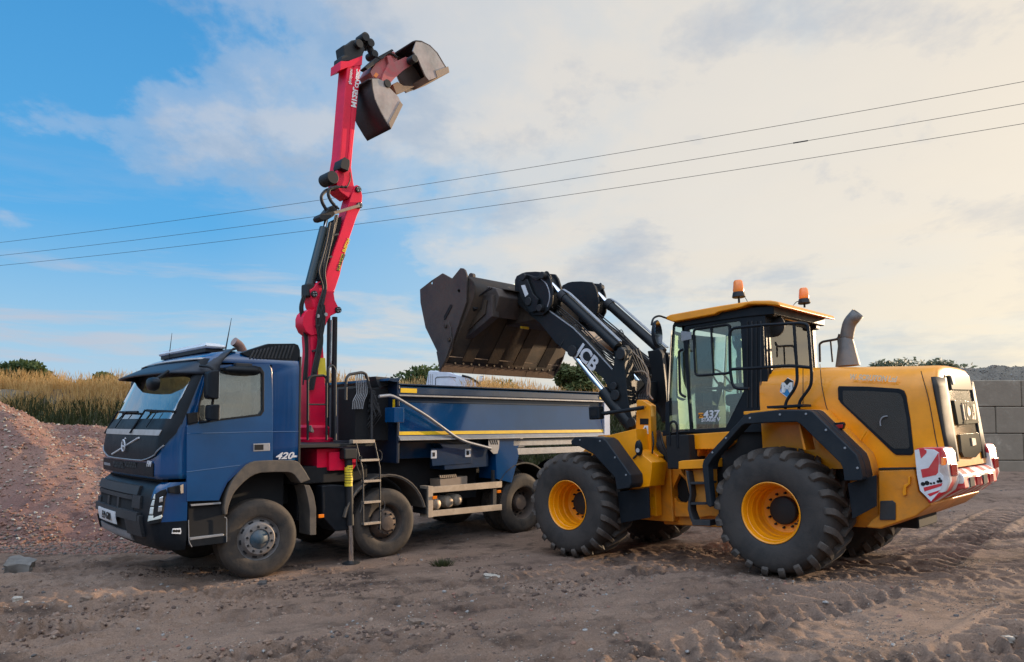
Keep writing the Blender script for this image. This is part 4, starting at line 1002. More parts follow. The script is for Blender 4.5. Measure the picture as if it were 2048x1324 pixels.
for y,x0,x1 in ((966,1376,1410),(1007,1378,1412),(1047,1384,1420)):
    both('step',GREYP,[(x0,y-2),(x1,y-2),(x1,y+2.5),(x0,y+3)],.90,1.19,.004,1.19)
both('dark_sill_corner',BLACK,[(1330,806),(1338,800),(1339,868),(1334,871),(1330,868)],.55,.78,.01,.78)
m=MB(); m.tube(rnd([q3(1340,890,.95),q3(1339,850,.95),q3(1343,843,.95),q3(1350,843,.95),q3(1354,850,.95),q3(1356,895,.95)],.05),.016,8); m.build('step_handrail',BLACK,ldr)
# rear chassis body & counterweight
both('rear_frame',YELD,[(1384,900),(1500,890),(1740,890),(1757,950),(1757,1040),(1731,1055),(1640,1050),(1420,1032),(1390,1036)],.35,.55,.01,.55)
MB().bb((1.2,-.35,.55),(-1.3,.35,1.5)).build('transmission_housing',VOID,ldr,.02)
cwp=L.S([(1756,940),(1829,937.5),(1838,985),(1864,1009),(1832,1033),(1761,1058),(1731,1055),(1742,1040),(1756,1030)],.98)
cw=MB().prism(cwp,-.98,.98).build('counterweight',YELD,ldr,.02)
both('body_seam',DARK,[(1758,936),(1829,935),(1829,938),(1758,939.5)],.86,.985,0,.98)
# ---- bonnet
BW_=.80; RW=.47
zt0=L.P(1640,723,.6)[1]; zt1=L.P(1862,729,.6)[1]
sa=L.P(1861,759,BW_); sb=L.P(1889,892,BW_); ra=L.P(1890,748,RW); rb=L.P(1915,905,RW)
def u_s(z): return sa[0]+(sb[0]-sa[0])*(sa[1]-z)/(sa[1]-sb[1])
def u_r(z): return ra[0]+(rb[0]-ra[0])*(ra[1]-z)/(ra[1]-rb[1])
ZB=L.P(1800,937,BW_)[1]
def ring(u,zt,w=BW_,t=None):
    c=[(w,ZB),(w,1.55),(w,zt-.42),(w-.015,zt-.28),(w-.05,zt-.15),(w-.13,zt-.055),(w-.26,zt-.01),(.2,zt+.005)]
    pts=c+[(-v,z) for v,z in reversed(c)]
    return [Vector((u if t is None else u_s(min(z,2.2))*(1-t)+u_r(min(z,2.25))*t,v,z)) for v,z in pts]
fu=.26
rings=[]
for t in (0,.25,.5,.75,.92):
    u=fu+(sa[0]+.05-fu)*t; rings.append(ring(u,zt0+(zt1-zt0)*t))
def cr_(k): a=k*math.pi/2; return math.sin(a),RW+(BW_-RW)*math.cos(a)
for k,dz in ((0,0),(.2,.005),(.4,.015),(.6,.035),(.8,.07),(1.,.13)):
    t,w=cr_(k); rings.append(ring(0,zt1-dz,max(w,.46),t))
bon=MB().loft(rings).build('bonnet',YEL,ldr,0,40)
def rpt(v,z,o=0.):
    k=math.acos(max(0,min(1,(abs(v)-RW)/(BW_-RW)))); t=math.sin(k)
    return Vector((u_s(z)*(1-t)+u_r(z)*t-o,v,z))
zt=2.20; zb=1.30
for s in (1,-1):
    m=MB(); rr=[]
    for z in (zb,1.6,1.9,2.1,zt): rr.append([rpt(s*v,z,.014) + Vector((0,s*.014,0)) for v in (.48,.54,.60,.66,.71,.75,.78,.796)])
    m.loft(rr,cap=False,closed=False); o=m.build('rear_side_grille',DARK,ldr,0,60); k=o.modifiers.new('t','SOLIDIFY'); k.thickness=.02
GR=mat('rear_grille_paint',(.060,.052,.038),.16,0,.0,None,0,2.5,0,6,spec=.10)
def rq(x,y): # pixel on the rear face -> local point
    lo,hi=-2.2,-1.4
    for _ in range(30):
        u=(lo+hi)/2; v,z=L.U(x,y,u)
        if u>u_r(z): hi=u
        else: lo=u
    return v,z
def rpanel(name,mt,pts,o0,o1,par=ldr,bevel=.004):
    q=[rq(x,y) for x,y in pts]; n=len(q)
    vs=[Vector((u_r(z)-o0,v,z)) for v,z in q]+[Vector((u_r(z)-o1,v,z)) for v,z in q]
    tri=tessellate_polygon([[Vector((v,z,0)) for v,z in q]])
    fs=[tuple(t) for t in tri]+[tuple(n+i for i in t) for t in tri]+[(i,(i+1)%n,n+(i+1)%n,n+i) for i in range(n)]
    return MB().add(vs,fs).build(name,mt,par,bevel)
RG=rpanel('rear_grille',GR,[(1889,748),(1936,750),(1943,790),(1954,850),(1961,900),(1955,910),(1938,917),(1922,916),(1915,905),(1900,825)],-.05,.0)
rpanel('grille_panel',GR,[(1894,751),(1934,753),(1940,780),(1899,779)],0,.025,RG)
rpanel('grille_panel',GR,[(1902,801),(1945,803),(1952,846),(1911,849)],0,.03,RG)
rpanel('grille_panel',GR,[(1914,869),(1952,866),(1957,888),(1957,902),(1946,915),(1922,914),(1918,905)],0,.03,RG)
rpanel('rear_lamp',LENS,[(1895,752),(1901,753),(1904,769),(1900,770)],.025,.035,RG,.002)
rpanel('latch',ALU,[(1934.5,876),(1942,877),(1944,890),(1937,892)],.03,.045,RG,.003)
bd=rpanel('badge',ALU,[(1916,809),(1941,809),(1943,839),(1921,840)],.03,.045,RG,.003)
v,z=rq(1929.5,824.5); a=Vector((u_r(z)-.047,v,z)); text('JCB',.26,GR,bd,a,(0,-1,0),(u_r(z+.1)-u_r(z),0,.1),'badge_letters',.002,.008,.1,'CENTER',1.0)
# side mesh panel on the bonnet
vp=[(1677,772),(1735,773),(1797,777),(1807,781),(1812,792),(1820,838),(1827,905),(1823,910),(1792,910),(1786,906),(1740,862),(1681,806),(1676,798),(1675,776)]
for s in (1,-1):
    pn=MB().prism(L.S(vp,.815),s*.78,s*.813).build('side_vent',BLACK,ldr,.006)
    cx=sum(p[0] for p in vp)/len(vp); cy=sum(p[1] for p in vp)/len(vp)
    vi=[(cx+(x-cx)*.88,cy+(y-cy)*.84) for x,y in vp]
    MB().prism(L.S(vi,.815),s*.813,s*.816).build('vent_mesh',mat('vent_mesh_%d'%s,(.035,.033,.027),.5,.2,0,(.06,.05,.04),.3,2,.9,170),pn)
    m=MB(); m.tube(rnd([ (lambda q:Vector((q[0],s*.825,q[1])))(L.P(x,y,.825)) for x,y in ((1761,852),(1760,843),(1763,836),(1768,833),(1775,832))],.03),.008,6)
    m.build('vent_handle',ALUG,pn)
# lettering and logo
def ltext(s_,x,y,x2,y2,size,mt,v,name='lettering',bold=.002,shear=.0,sx=1.,par=ldr,ext=.002):
    a=q3(x,y,v); b=q3(x2,y2,v); return text(s_,size,mt,par,a,b-a,Vector((0,1,0)).cross(b-a)*-1 if (b-a).x<0 and False else Vector((0,0,1)),name,ext,bold,shear,'CENTER',sx)
ltext('W. SCRUTON Ltd',1745,756.5,1765,757.6,.088,NLET,.803,'owner_name',.003,.2,.72)
lg=MB().prism(L.S([(1562,768),(1565,769),(1575,755),(1587,762),(1587,778),(1574,795),(1560,784)],.806),.798,.808).build('logo',WLET,ldr)
MB().prism(L.S([(1560.5,777),(1586,775),(1586,779),(1574,793.5),(1561.5,783.5)],.808),.808,.811).build('logo_lower',mat('logo_blue',(.03,.25,.55),.4),lg)
MB().prism(L.S([(1562.5,769.5),(1575,756),(1586.5,762.5),(1586.5,776),(1561,778)],.808),.808,.812).build('logo_upper',BLET,lg)
ltext('M',1574,776,1580,776,.155,WLET,.814,'logo_letter',.009,0,1.15,lg)
# shut lines, bolts and small furniture
for s in (1,-1):
    for pts in ([(1640,728),(1643,770),(1652,812),(1656,822)],[(1842,742),(1858,800),(1872,880),(1876,896)],[(1606,735),(1606,808)]):
        q=[(lambda a:Vector((a[0],s*.803,a[1])))(L.P(x,y,.803)) for x,y in pts]; MB().tube(rnd(q,.1,4),.0045,5).build('shut_line',DARK,ldr)
    m=MB()
    for x,y in ((1500,836),(1560,829),(1612,828),(1652,860),(1690,896),(1715,936),(1425,905),(1452,876)): a=L.P(x,y,1.31); m.lathe([(.014,0),(.012,.008),(.001,.009)],(a[0],s*1.31,a[1]),'v',s,8)
    for x,y in ((1160,880),(1200,882),(1230,915),(1252,950)): a=L.P(x,y,1.30); m.lathe([(.014,0),(.012,.008),(.001,.009)],(a[0],s*1.30,a[1]),'v',s,8)
    m.build('fender_bolts',ALUG,ldr)
    for x,y in ((1280,960),(1303,945),(1306,990),(1306,1015),(1277,812),(1290,812)): a=L.P(x,y,.745); MB().lathe([(.018,0),(.016,.012),(.001,.013)],(a[0],s*.74,a[1]),'v',s,8).build('tower_bolt',YELD,ldr)
MB().tube(rnd([q3(1304,862,.70),q3(1308,885,.78),q3(1303,912,.78),q3(1310,930,.7)],.1),.012,7).build('grease_line',DARK,ldr)
# fender top deck with dust, rear fenders
fo=[(1404,932),(1406,922),(1417,907),(1479,841),(1487,831),(1500,826),(1552,820),(1617,820),(1625,823),(1633,831),(1713,909),(1719,925),(1725,952),(1723,961)]
fi=[(1688,962),(1685,937),(1680,926),(1600,848),(1592,844),(1545,845),(1490,848),(1483,852),(1424,918),(1416,932),(1418,965),(1423,1012),(1419,1015),(1412,1008)]
both('rear_fender',FEND,fo+fi,1.18,1.31,.012,1.31)
fo2=[(x,y-1) for x,y in fo]; fi2=[(1700,962),(1697,930),(1690,918),(1612,838),(1600,830),(1545,830),(1497,835),(1486,840),(1418,912),(1411,930),(1412,940)]
both('rear_fender_inner',FEND,fo2+fi2,1.0,1.18,.006,1.31)
both('mudguard_deck',YELD,[(x,y-2) for x,y in fo[3:]]+[(1700,963),(1697,930),(1690,918),(1612,838),(1600,830),(1545,830),(1497,835),(1486,840)],.80,1.0,.01,1.31)
both('fender_rib',YELD,[(1596,848),(1600,848),(1612,900),(1607,900)],.90,1.16,.004,1.16)
both('wheelhouse',VOID,[(1500,850),(1590,848),(1680,930),(1700,1000),(1420,1000),(1424,925)],.40,.70,.01,.7)
both('fender_step',YEL,[(1487,823),(1550,818.5),(1551,822),(1548,826),(1487,829.5)],.95,1.20,.006,1.20)
both('mud_flap',BLACK,[(1695,967),(1753,950),(1753,1012),(1705,1038)],1.15,1.165,.004,1.165)
both('rear_side_light',BLACK,[(1651,847),(1685,844),(1688,848),(1685,858),(1668,861)],1.0,1.06,.006,1.06)
both('lens',REDL,[(1670,850),(1686,848.5),(1684.5,856),(1671,857)],1.06,1.068,.002,1.068)
for x0,y0,x1,y1 in ((1702,867,1690,882),(1732,862,1721,880)):
    MB().tube([q3(x0,y0,.88),q3(x1,y1,.88)],.014,6).build('mudguard_strut',YEL,ldr)
both('tie_down_eye',YEL,[(1816,953),(1821,952),(1820,968),(1812,975),(1812,990),(1806,992),(1804,985),(1807,970),(1815,966)],.98,1.01,.006,1.01)
both('warning_decal',YELD,[(1790,966),(1808,965),(1808,977),(1790,978)],.981,.984,0,.984)
both('frame_bracket',GREYP,[(1760,1002),(1785,1001),(1791,1006),(1791,1040),(1759,1040)],.985,1.0,.006,1.0,sides=(1,))
# ---- striped rear bumper
M_=bpy.data.materials.new('striped_bumper'); M_.use_nodes=True; N=NT(M_.node_tree); pb=M_.node_tree.nodes['Principled BSDF']
tc=N.n('ShaderNodeTexCoord').outputs['Object']; sp=N.n('ShaderNodeSeparateXYZ',inp={0:tc})
w=N.math('ADD',N.math('MULTIPLY',N.math('ABSOLUTE',sp.outputs[1]),3.1),N.math('MULTIPLY',sp.outputs[2],1.7)); fr_=N.math('FRACT',w)
st_=N.math('GREATER_THAN',fr_,.48); nz=N.noise(tc,3.,8,.7,.5); dirt=N.ramp(nz,[(0,0.),(.50,0.),(.66,.65),(1,.8)])
cc=N.mix(st_,(.70,.66,.62),(.60,.02,.03)); M_.node_tree.links.new(N.mix(dirt,cc,(.42,.27,.2)),pb.inputs['Base Color']); pb.inputs['Roughness'].default_value=.42
STR=M_
bw=1.06
sp_=L.S([(1827,899),(1830,896),(1845,896),(1880,896),(1908,898),(1914,905),(1916,965),(1905,985),(1862,1008),(1856,1005),(1838,984),(1833,950)],bw)
uR=L.P(1914,900,bw)[0]; 
zT=L.P(1830,896,bw)[1]; zM=zT-.24; zL=L.P(1862,1008,bw)[1]; u0=L.P(1828,900,bw)[0]; u1=u0-.29
def bprof(s): pass
m=MB()
for s in (1,-1):
    # corner block: side plate + raised corner
    m.prism([(u0,zT-.02),(u0-.03,zT),(u1+.03,zT),(u1,zT-.06),(u1-.02,zM-.10),(u1+.02,zL+.13),(u0-.10,zL),(u0-.04,zL+.16)],s*.70,s*bw)
m.prism([(u0-.05,zM),(u1+.02,zM),(u1-.05,zM-.06),(u1-.06,zM-.20),(u1+.0,zL+.12),(u0-.12,zL+.02)],-.70,.70)
bump=m.build('striped_bumper',STR,ldr,.035,35,3)
# side face: white with three bold red pieces
pk=MB().prism(L.S([(1829,900),(1845,897.5),(1868,899),(1878,905),(1879,945),(1887,952),(1886,968),(1880,982),(1862,1003),(1840,981),(1834,950)],bw+.003),bw-.01,bw+.004).build('side_plate',WHITE,bump,.002)
for pts in ([(1838,897.5),(1846,896.5),(1853,901),(1853,906),(1842,917)],[(1841.5,939),(1857,936),(1877,905),(1878,925),(1876,945),(1872,950),(1845,955.5)],
            [(1847,975),(1885,966),(1883,972),(1849,983)],[(1855,988),(1880,980),(1876,985),(1860,993)]):
    MB().prism(L.S(pts,bw+.005),bw+.004,bw+.0065).build('red_marking',REDT,pk)
m=MB()
for x,y,r_ in ((1846,968,.022),(1854,966,.024),(1862,967,.012),(1868,966,.012),(1876,963,.015),(1881,962,.018),(1879,957,.012)):
    q=L.P(x,y,bw+.006); m.lathe([(r_,0),(r_,.001),(.001,.001)],(q[0],bw+.0065,q[1]),'v',1,7)
m.build('chipped_paint',VOID,pk)
def bq(x,y,u): v,z=L.U(x,y,u); return v,z
def bpanel(name,mt,pts,u,d,par): 
    return MB().prism([bq(x,y,u) for x,y in pts],u,u+d,'u').build(name,mt,par,.004)
bpanel('rear_indicator',AMBER,[(1882,915),(1887,914),(1888,930),(1882,931)],u1-.015,-.02,bump)
for s in (1,-1):
    if s>0: tl_=MB().prism([(s*.80,zM+.07),(s*1.0,zM+.07),(s*1.0,zM-.05),(s*.80,zM-.06)],u1-.012,u1-.03,'u').build('tail_lamp',REDL,bump,.01)
    else: tl_=MB().prism([(s*.80,zM+.07),(s*1.0,zM+.07),(s*1.0,zM-.05),(s*.80,zM-.06)],u1-.012,u1-.03,'u').build('tail_lamp',REDL,bump,.01)
for k in range(4):
    v=.42-.28*k; MB().prism([(v-.09,zM-.09),(v+.09,zM-.09),(v+.09,zM-.19),(v-.09,zM-.19)],u1-.055,u1-.068,'u').build('tow_slot',REDL if k%2 else VOID,bump,.006)
# ---- cab
so_=[(1338,868),(1338,790),(1345,651),(1349,643),(1428,629),(1482,615),(1530,612),(1531,650),(1535,735),(1537,818),(1530,864)]
hq=[(1346.5,653),(1362.5,650),(1368,700),(1379,861),(1339,866),(1340,791)]
hd_=[(1376,659),(1390,655),(1478,642),(1481,646),(1485,734),(1487,783),(1481,800),(1452,855),(1383,859.5),(1379,800)]
for s in (1,-1):
    f=MB().prism(L.S(so_,.76),s*.70,s*.76,holes=[L.S(hq,.76),L.S(hd_,.76)]).build('cab_side_frame',BLACK,ldr,.006,35)
    MB().prism(L.S(hq,.76),s*.735,s*.741).build('quarter_window',GLASS,f)
    d=MB().prism(L.S(hd_,.76),s*.738,s*.744).build('door_window',GLASS,f)
    m=MB(); w_=[(1387,659),(1459,648.5),(1461,746),(1391,751.5)]
    loop=[(lambda q:Vector((q[0],s*.752,q[1])))(L.P(x,y,.752)) for x,y in w_]; loop=rnd(loop,.05,3,True); m.tube(loop+[loop[0]],.017,8)
    a=[(lambda q:Vector((q[0],s*.752,q[1])))(L.P(x,y,.752)) for x,y in ((1422,654),(1427.5,748))]; m.tube(a,.015,8)
    m.build('sliding_window_frame',BLACK,f)
    m=MB(); m.tube(rnd([(lambda q:Vector((q[0],s*.80,q[1])))(L.P(x,y,.80)) for x,y in ((1366,699),(1358,702),(1360,788),(1371,794))],.06),.018,8); m.build('door_handrail',BLACK,f)
    p=[(lambda q:Vector((q[0],s*.75,q[1])))(L.P(x,y,.75)) for x,y in ((1453,856),(1488,785))]; MB().tube(p,.012,6).build('door_stay',BLACK,f)
    p=[(lambda q:Vector((q[0],s*.72,q[1])))(L.P(x,y,.72)) for x,y in ((1411,778),(1461,775))]; MB().tube(p,.018,8).build('door_bar',BLACK,f)
    for k,x in enumerate((1495,1504,1513,1522)): MB().tube([(lambda q:Vector((q[0],s*.765,q[1])))(L.P(x,y,.765)) for y in (642,815)],.010,6).build('pillar_trim',GREYP if k%2 else DARK,f)
    MB().prism(L.S([(1362,662),(1383,664),(1383,678),(1363,682)],.765),s*.76,s*.768).build('number_disc',ALUG,f)
uR0=L.P(1535,700,.76)[0]
zbot=L.P(1400,866,.76)[1]; ztop=L.P(1500,612,.76)[1]
# rear window and posts
f=MB(); f.bb((uR0+.06,-.70,zbot),(uR0,.70,2.38)); f.bb((uR0+.06,-.70,3.08),(uR0,.70,3.2)); 
for s in (1,-1): f.bb((uR0+.06,s*.64,2.3),(uR0,s*.70,3.15))
rw=f.build('cab_rear_frame',BLACK,ldr,.01); MB().bb((uR0+.012,-.64,2.38),(uR0+.018,.64,3.08)).build('rear_window',GLASS,rw)
# bulging windscreen
uF=L.P(1339,820,.76)[0]; uFt=L.P(1346,655,.76)[0]
m=MB(); rr=[]
for z,uu in ((zbot,uF),(2.3,(uF+uFt)/2+.05),(ztop-.12,uFt)):
    rr.append([Vector((uu-.02+.22*math.cos(a),.74*math.sin(a)/math.sin(1.3),z)) for a in [-1.3+.2*i for i in range(14)]])
m.loft(rr,cap=False,closed=False); m.build('windscreen',GLASS,ldr,0,60)
fl=MB().prism([(uF+.15,zbot-.02),(uR0,zbot-.02),(uR0,zbot+.06),(uF+.15,zbot+.06)],-.74,.74).build('cab_floor',BLACK,ldr,.01)
# roof
rp=L.S([(1330,638),(1332,633),(1340,629),(1440,611),(1506,601),(1540,600.5),(1556,603),(1560,612),(1530,609),(1496,609),(1482,615),(1437,624),(1428,629),(1346,644)],.86)
roof=MB().prism(rp,-.86,.86).build('cab_roof',YEL,ldr,.05,45,4)
MB().prism(L.S([(1346,645),(1428,630),(1437,625.5),(1482,616.5),(1546,610),(1546,628),(1482,634),(1440,640),(1352,654)],.80),-.78,.78,).build('roof_underside',BLACK,ldr,.01)
# beacons
for (x,y,v,up) in ((1478,600,.70,.13),(1609,612,-.78,.10)):
    q=L.P(x,y,v); 
    bc=MB().lathe([(.075,0),(.085,.01),(.072,.07),(.066,.07)],(q[0],v,q[1]+.03),'z',1,20).build('beacon',DARK,ldr,0,40)
    MB().lathe([(.066,.07),(.070,.10),(.058,.205),(.045,.225),(.001,.228)],(q[0],v,q[1]+.03),'z',1,20,cap=False).build('lens',AMBER,bc,0,50)
    MB().tube([(q[0],v,q[1]-.22 if v>0 else q[1]-.02),(q[0],v,q[1]+.04)],.015,8).build('pole',DARK,bc)
    if v>0: MB().tube(rnd([(q[0]-.07,v,q[1]+.05),(q[0]-.12,v,q[1]-.05),(q[0]-.1,v,q[1]-.12)],.05),.004,5).build('cable',DARK,bc)
    else: MB().tube(rnd([(q[0],v+.02,q[1]+.06),(q[0]+.02,v+.2,q[1]+.05),(q[0],v+.38,q[1]-.04)],.1),.006,5).build('cable',DARK,bc)
# work lamps at the rear of the roof
for v,z,w_,mt in ((.66,-.10,.13,LENS),(.46,-.10,.11,LENS),(-.62,-.14,.12,LENS)):
    u_=uR0-.06; b=MB().bb((u_+.1,v-w_/2,ztop+z-.07),(u_-.02,v+w_/2,ztop+z+.07)).build('work_lamp',BLACK,ldr,.012)
    MB().bb((u_-.02,v-w_/2+.015,ztop+z-.055),(u_-.028,v+w_/2-.015,ztop+z+.055)).build('lens',mt,b,.004)
MB().bb((uR0-.02,-.45,ztop-.16),(uR0-.05,.30,ztop-.05)).build('rear_vent',mat('vent_cream',(.5,.42,.28),.5),ldr,.01)
MB().lathe([(.12,0),(.14,.02),(.14,.04),(.1,.06),(.001,.06)],(uR0-.0,.50,ztop-.26),'v',1,24).build('horn',DARK,ldr,0,40)
# handrails beside the cab
def lrail(name,pts,v,r=.019,mt=BLACK,rd=.09,par=ldr): return MB().tube(rnd([q3(x,y,v) for x,y in pts],rd,5),r,8).build(name,mt,par,0,60)
lrail('access_rail',[(1498,777.5),(1466,777.5),(1460,739),(1459,657),(1525.7,650),(1599,646),(1615.5,649),(1617,661),(1623.5,750),(1622,772),(1599,803),(1597.7,818)],1.0)
lrail('access_rail',[(1524,650),(1527.5,737)],1.0)
lrail('access_rail',[(1588,648),(1593.6,734),(1595,769),(1572,803),(1570.5,818)],1.0)
lrail('access_rail',[(1463,738.5),(1527,735),(1580,731),(1621,735)],1.0)
both('platform_edge',BLACK,[(1533,812),(1605,808),(1606,813),(1534,817)],.86,1.1,.004,1.1)
# mirrors
MB().tube(rnd([q3(1332,636,.86),q3(1318,631,1.0),q3(1306,636,1.1),q3(1303,650,1.15)],.06),.014,8).build('mirror_arm',BLACK,ldr)
c=q3(1316,668,1.15); m=MB(); m.loft([[c+Vector((.03*k2,.10*k*math.cos(t),.19*k*math.sin(t))) for t in [2*math.pi*i/20 for i in range(20)]] for k,k2 in ((.6,2.2),(.95,1.2),(1,0),(.9,-.3))]); mr=m.build('mirror',BLACK,ldr,0,60)
m=MB(); m.loft([[c+Vector((-.012-.001*j,.088*math.cos(t),.17*math.sin(t))) for t in [2*math.pi*i/20 for i in range(20)]] for j in (0,1)]); m.build('mirror_glass',CHROME,mr)
a=q3(1316,668,1.15); c=Vector((a.x,-1.05,a.z+.1)); m=MB(); m.loft([[c+Vector((.03*k2,.12*k*math.cos(t),.17*k*math.sin(t))) for t in [2*math.pi*i/20 for i in range(20)]] for k,k2 in ((.6,2.2),(.95,1.2),(1,0),(.9,-.3))]); m.build('mirror',BLACK,ldr,0,60)
# door lettering
for s_,x,y,sz,mt,b_,sx in (('437',1422,829,.135,SLET,.003,1.15),('STAGE V',1421,839.5,.07,SLET,.002,1.0)):
    ltext(s_,x,y,x+10,y-.4,sz,mt,.746,'door_lettering',b_,.1,sx)
lb=MB().prism(L.S([(1397,826),(1406.5,825.5),(1406.5,836),(1397.5,836.5)],.746),.745,.748).build('maker_badge',YEL,ldr)
ltext('JCB',1402,831,1406,830.8,.05,BLET,.7485,'badge_letters',.002,.1,1,lb)
# seat and controls
m=MB(); m.box((.78,0,2.15),(.5,.52,.16)); m.box((.55,0,2.50),(.16,.50,.72),Matrix.Rotation(R(-8),3,'Y')); m.box((.50,0,2.94),(.12,.30,.24)); m.box((.75,.33,2.32),(.4,.09,.08)); m.box((.75,-.33,2.32),(.4,.09,.08)); m.build('operator_seat',SEAT,ldr,.05,40,3)
m=MB(); m.bb((.95,-.3,zbot+.05),(.5,.3,2.08)); m.bb((1.1,-.55,zbot+.05),(.4,-.3,2.28)); m.build('seat_base',INT,ldr,.03)
m=MB(); m.cyl((1.45,0,zbot),(1.2,0,2.42),.04,10); c=Vector((1.19,0,2.45)); m.tube([c+Vector((.10*math.sin(t),.19*math.cos(t),.16*math.sin(t))) for t in [2*math.pi*i/24 for i in range(25)]],.014,8,False); m.box((1.35,0,2.2),(.15,.3,.2)); m.build('steering_wheel',INT,ldr)
# exhaust and rail on the bonnet
zb0=zt0-.02
b0=q3(1695,722,0.); m=MB(); m.lathe([(.145,-.03),(.135,.02),(.088,.28),(.082,.32)],(b0.x,0,zt0),'z',1,24)
pth=[Vector((b0.x,0,zt0+.28))]+[Vector((q3(x,y,0).x,0,q3(x,y,0).z)) for x,y in ((1695,664),(1699,645),(1716,626))]
m.build('exhaust_shroud',PIPE,ldr,0,40); m=MB(); m.tube(rnd(pth,.25,8),.080,20,False); ex=m.build('exhaust_pipe',PIPE,ldr,0,60); k=ex.modifiers.new('t','SOLIDIFY'); k.thickness=.008
lrail('bonnet_rail',[(1640,724),(1639,688),(1645,683.5),(1676,678),(1679,668)],-.45,.016,GREYP)
lrail('bonnet_rail',[(1661,680),(1665,724)],-.45,.012,GREYP); lrail('bonnet_rail',[(1676,676),(1679,700)],-.45,.014,GREYP)
# ---- boom arms, cylinders, heads
arm=[(1056,627),(1062,605),(1075,606),(1092,617),(1147,656),(1174,683),(1226,739),(1229,712),(1235,696),(1241,693),(1246,698),(1250,740),(1256,800),(1267,852),(1259,858),(1236,815),(1225,790),(1206,757),(1183,737),(1158,709.5),(1145,711),(1132,703),(1110,685),(1080,647)]
head=[(1029,602),(1029.5,560),(1033,552),(1044,546),(1052,544),(1070,543),(1092,544.5),(1098,553),(1103,568),(1105.5,588),(1104,606),(1097,620),(1085,630),(1066,630),(1052,622)]
for s in (1,-1):
    tr=lambda n,mt,pts,a,b,bev=.006,vt=.66,par=ldr: MB().prism(L.S(pts,vt),s*a,s*b).build(n,mt,par,bev,35)
    A=tr('boom_arm',BOOM,arm,.54,.66,.008)
    m=MB(); P_=lambda x,y,v:(lambda q:Vector((q[0],s*v,q[1])))(L.P(x,y,v if True else v))
    m.tube([P_(x,y,.66) for x,y in ((1093,617.5),(1147,656.5),(1174,683.5),(1225,739))],.011,6); m.build('edge_weld',ALUG,A)
    H=tr('boom_head',BOOM,head,.68,.71,.006,.71,A); tr('boom_head',BOOM,head,.46,.50,.006,.71,A); tr('boom_head',BOOM,[(x*.9+1067*.1,y*.88+590*.12) for x,y in head],.50,.68,.006,.71,A)
    m=MB()
    for v in (.71,.60): m.tube(rnd([P_(x,y,.71)+Vector((0,s*(v-.71),0)) for x,y in ((1080,556),(1092,566),(1098,580),(1100,596),(1095,614))],.3,5),.010,6)
    m.build('head_edge',ALUG,A)
    tr('tilt_lever',BOOM,[(1036,562),(1046,556),(1054,558),(1066,588),(1076,598),(1072,622),(1060,625),(1048,608),(1040,590)],.73,.77,.01,.77,A)
    if s>0: tr('white_label',WHITE,[(1042,571),(1049.5,569.5),(1056.5,588),(1050.5,594)],.770,.774,0,.774,A)
    m=MB(); 
    for x,y,r_ in ((1063,604,.07),(1085,617,.06),(1052,555,.06),(1090,552,.06),(1226,772,.06),(1229,790,.08),(1240,708,.085),(1143,702,.09),(1262,845,.07)):
        q=L.P(x,y,.70); m.cyl((q[0],s*.66,q[1]),(q[0],s*(.79 if x<1100 else .70),q[1]),r_,16)
    m.build('pivot_pins',DARK,A,.008)
    c0,c1,c2=P_(1092,557,.60),P_(1123,589,.60),P_(1236,694,.60)
    cy=MB().cyl(c1,c2,.078,18).build('tilt_cylinder',BOOM,ldr,.01); MB().cyl(c0,c1,.042,14).build('rod',CHROME,cy); MB().cyl(c1-(c2-c1).normalized()*.02,c1+(c2-c1).normalized()*.10,.088,18).build('gland',DARK,cy,.004)
    m=MB(); d=(c2-c1).normalized(); n_=Vector((-d.z,0,d.x)); n_=n_ if n_.z>0 else -n_
    for k in (0,1): m.tube(rnd([c1+n_*.09+Vector((0,s*.03*k,0)),c1+n_*.115+d*.15+Vector((0,s*.03*k,0)),c1.lerp(c2,.5)+n_*.11+Vector((0,s*.04*k,0)),c2+n_*.10+Vector((0,s*.04*k,0))],.08),.013,7)
    m.build('cylinder_pipes',ALUG,cy)
    c0,c1,c2=P_(1146,706,.60),P_(1207,782,.60),P_(1266,856,.60)
    cy=MB().cyl(c1,c2,.098,18).build('lift_cylinder',BOOM,ldr,.01); MB().cyl(c0,c1,.048,16).build('rod',CHROME,cy)
    m=MB()
    for k in range(3): m.tube(rnd([P_(1040+k*2,560,.74),P_(1050+3*k,548,.74),P_(1075,556+3*k,.75),P_(1090+2*k,545-3*k,.7),P_(1103,550+4*k,.66),P_(1096,562,.64)],.09,4),.010,6)
    for k in range(4): m.tube(rnd([P_(1150,655,.5),P_(1185,680+4*k,.48),P_(1222,712+5*k,.46),P_(1236+3*k,725,.5)],.1,4),.010,6)
    m.tube(rnd([P_(1122,690,.67),P_(1150,640,.6),P_(1160,668,.6)],.1),.008,6)
    m.build('boom_hoses',HOSE,A)
    for k in range(3):
        MB().tube(rnd([P_(1098+2*k,606-3*k,.52),P_(1130+2*k,634-4*k,.50),P_(1165+2*k,664-4*k,.50),P_(1200,700-5*k,.50),P_(1226,718-5*k,.48)],.15,4),.011,7).build('hose',HOSE,A)
    for x,y in ((1118,628),(1150,655),(1182,690)): MB().box(tuple(P_(x,y,.51)),(.05,.09,.10),Matrix.Rotation(R(40),3,'Y')).build('hose_clamp',GREYP,A,.004)
    tr('crosshead_link',BOOM,[(1226,694),(1250,690),(1256,700),(1262,760),(1268,840),(1255,845),(1246,800)],.40,.50,.01,.5)
a=q3(1140,675,.54); MB().cyl((a.x,-.54,a.z),(a.x,.54,a.z),.14,28).build('boom_cross_tube',TAN,ldr,0,40)
a=q3(1240,745,.5); MB().bb((a.x-.05,-.40,a.z-.45),(a.x+.05,.40,a.z-.1)).build('boom_cross_plate',BOOM,ldr,.02)
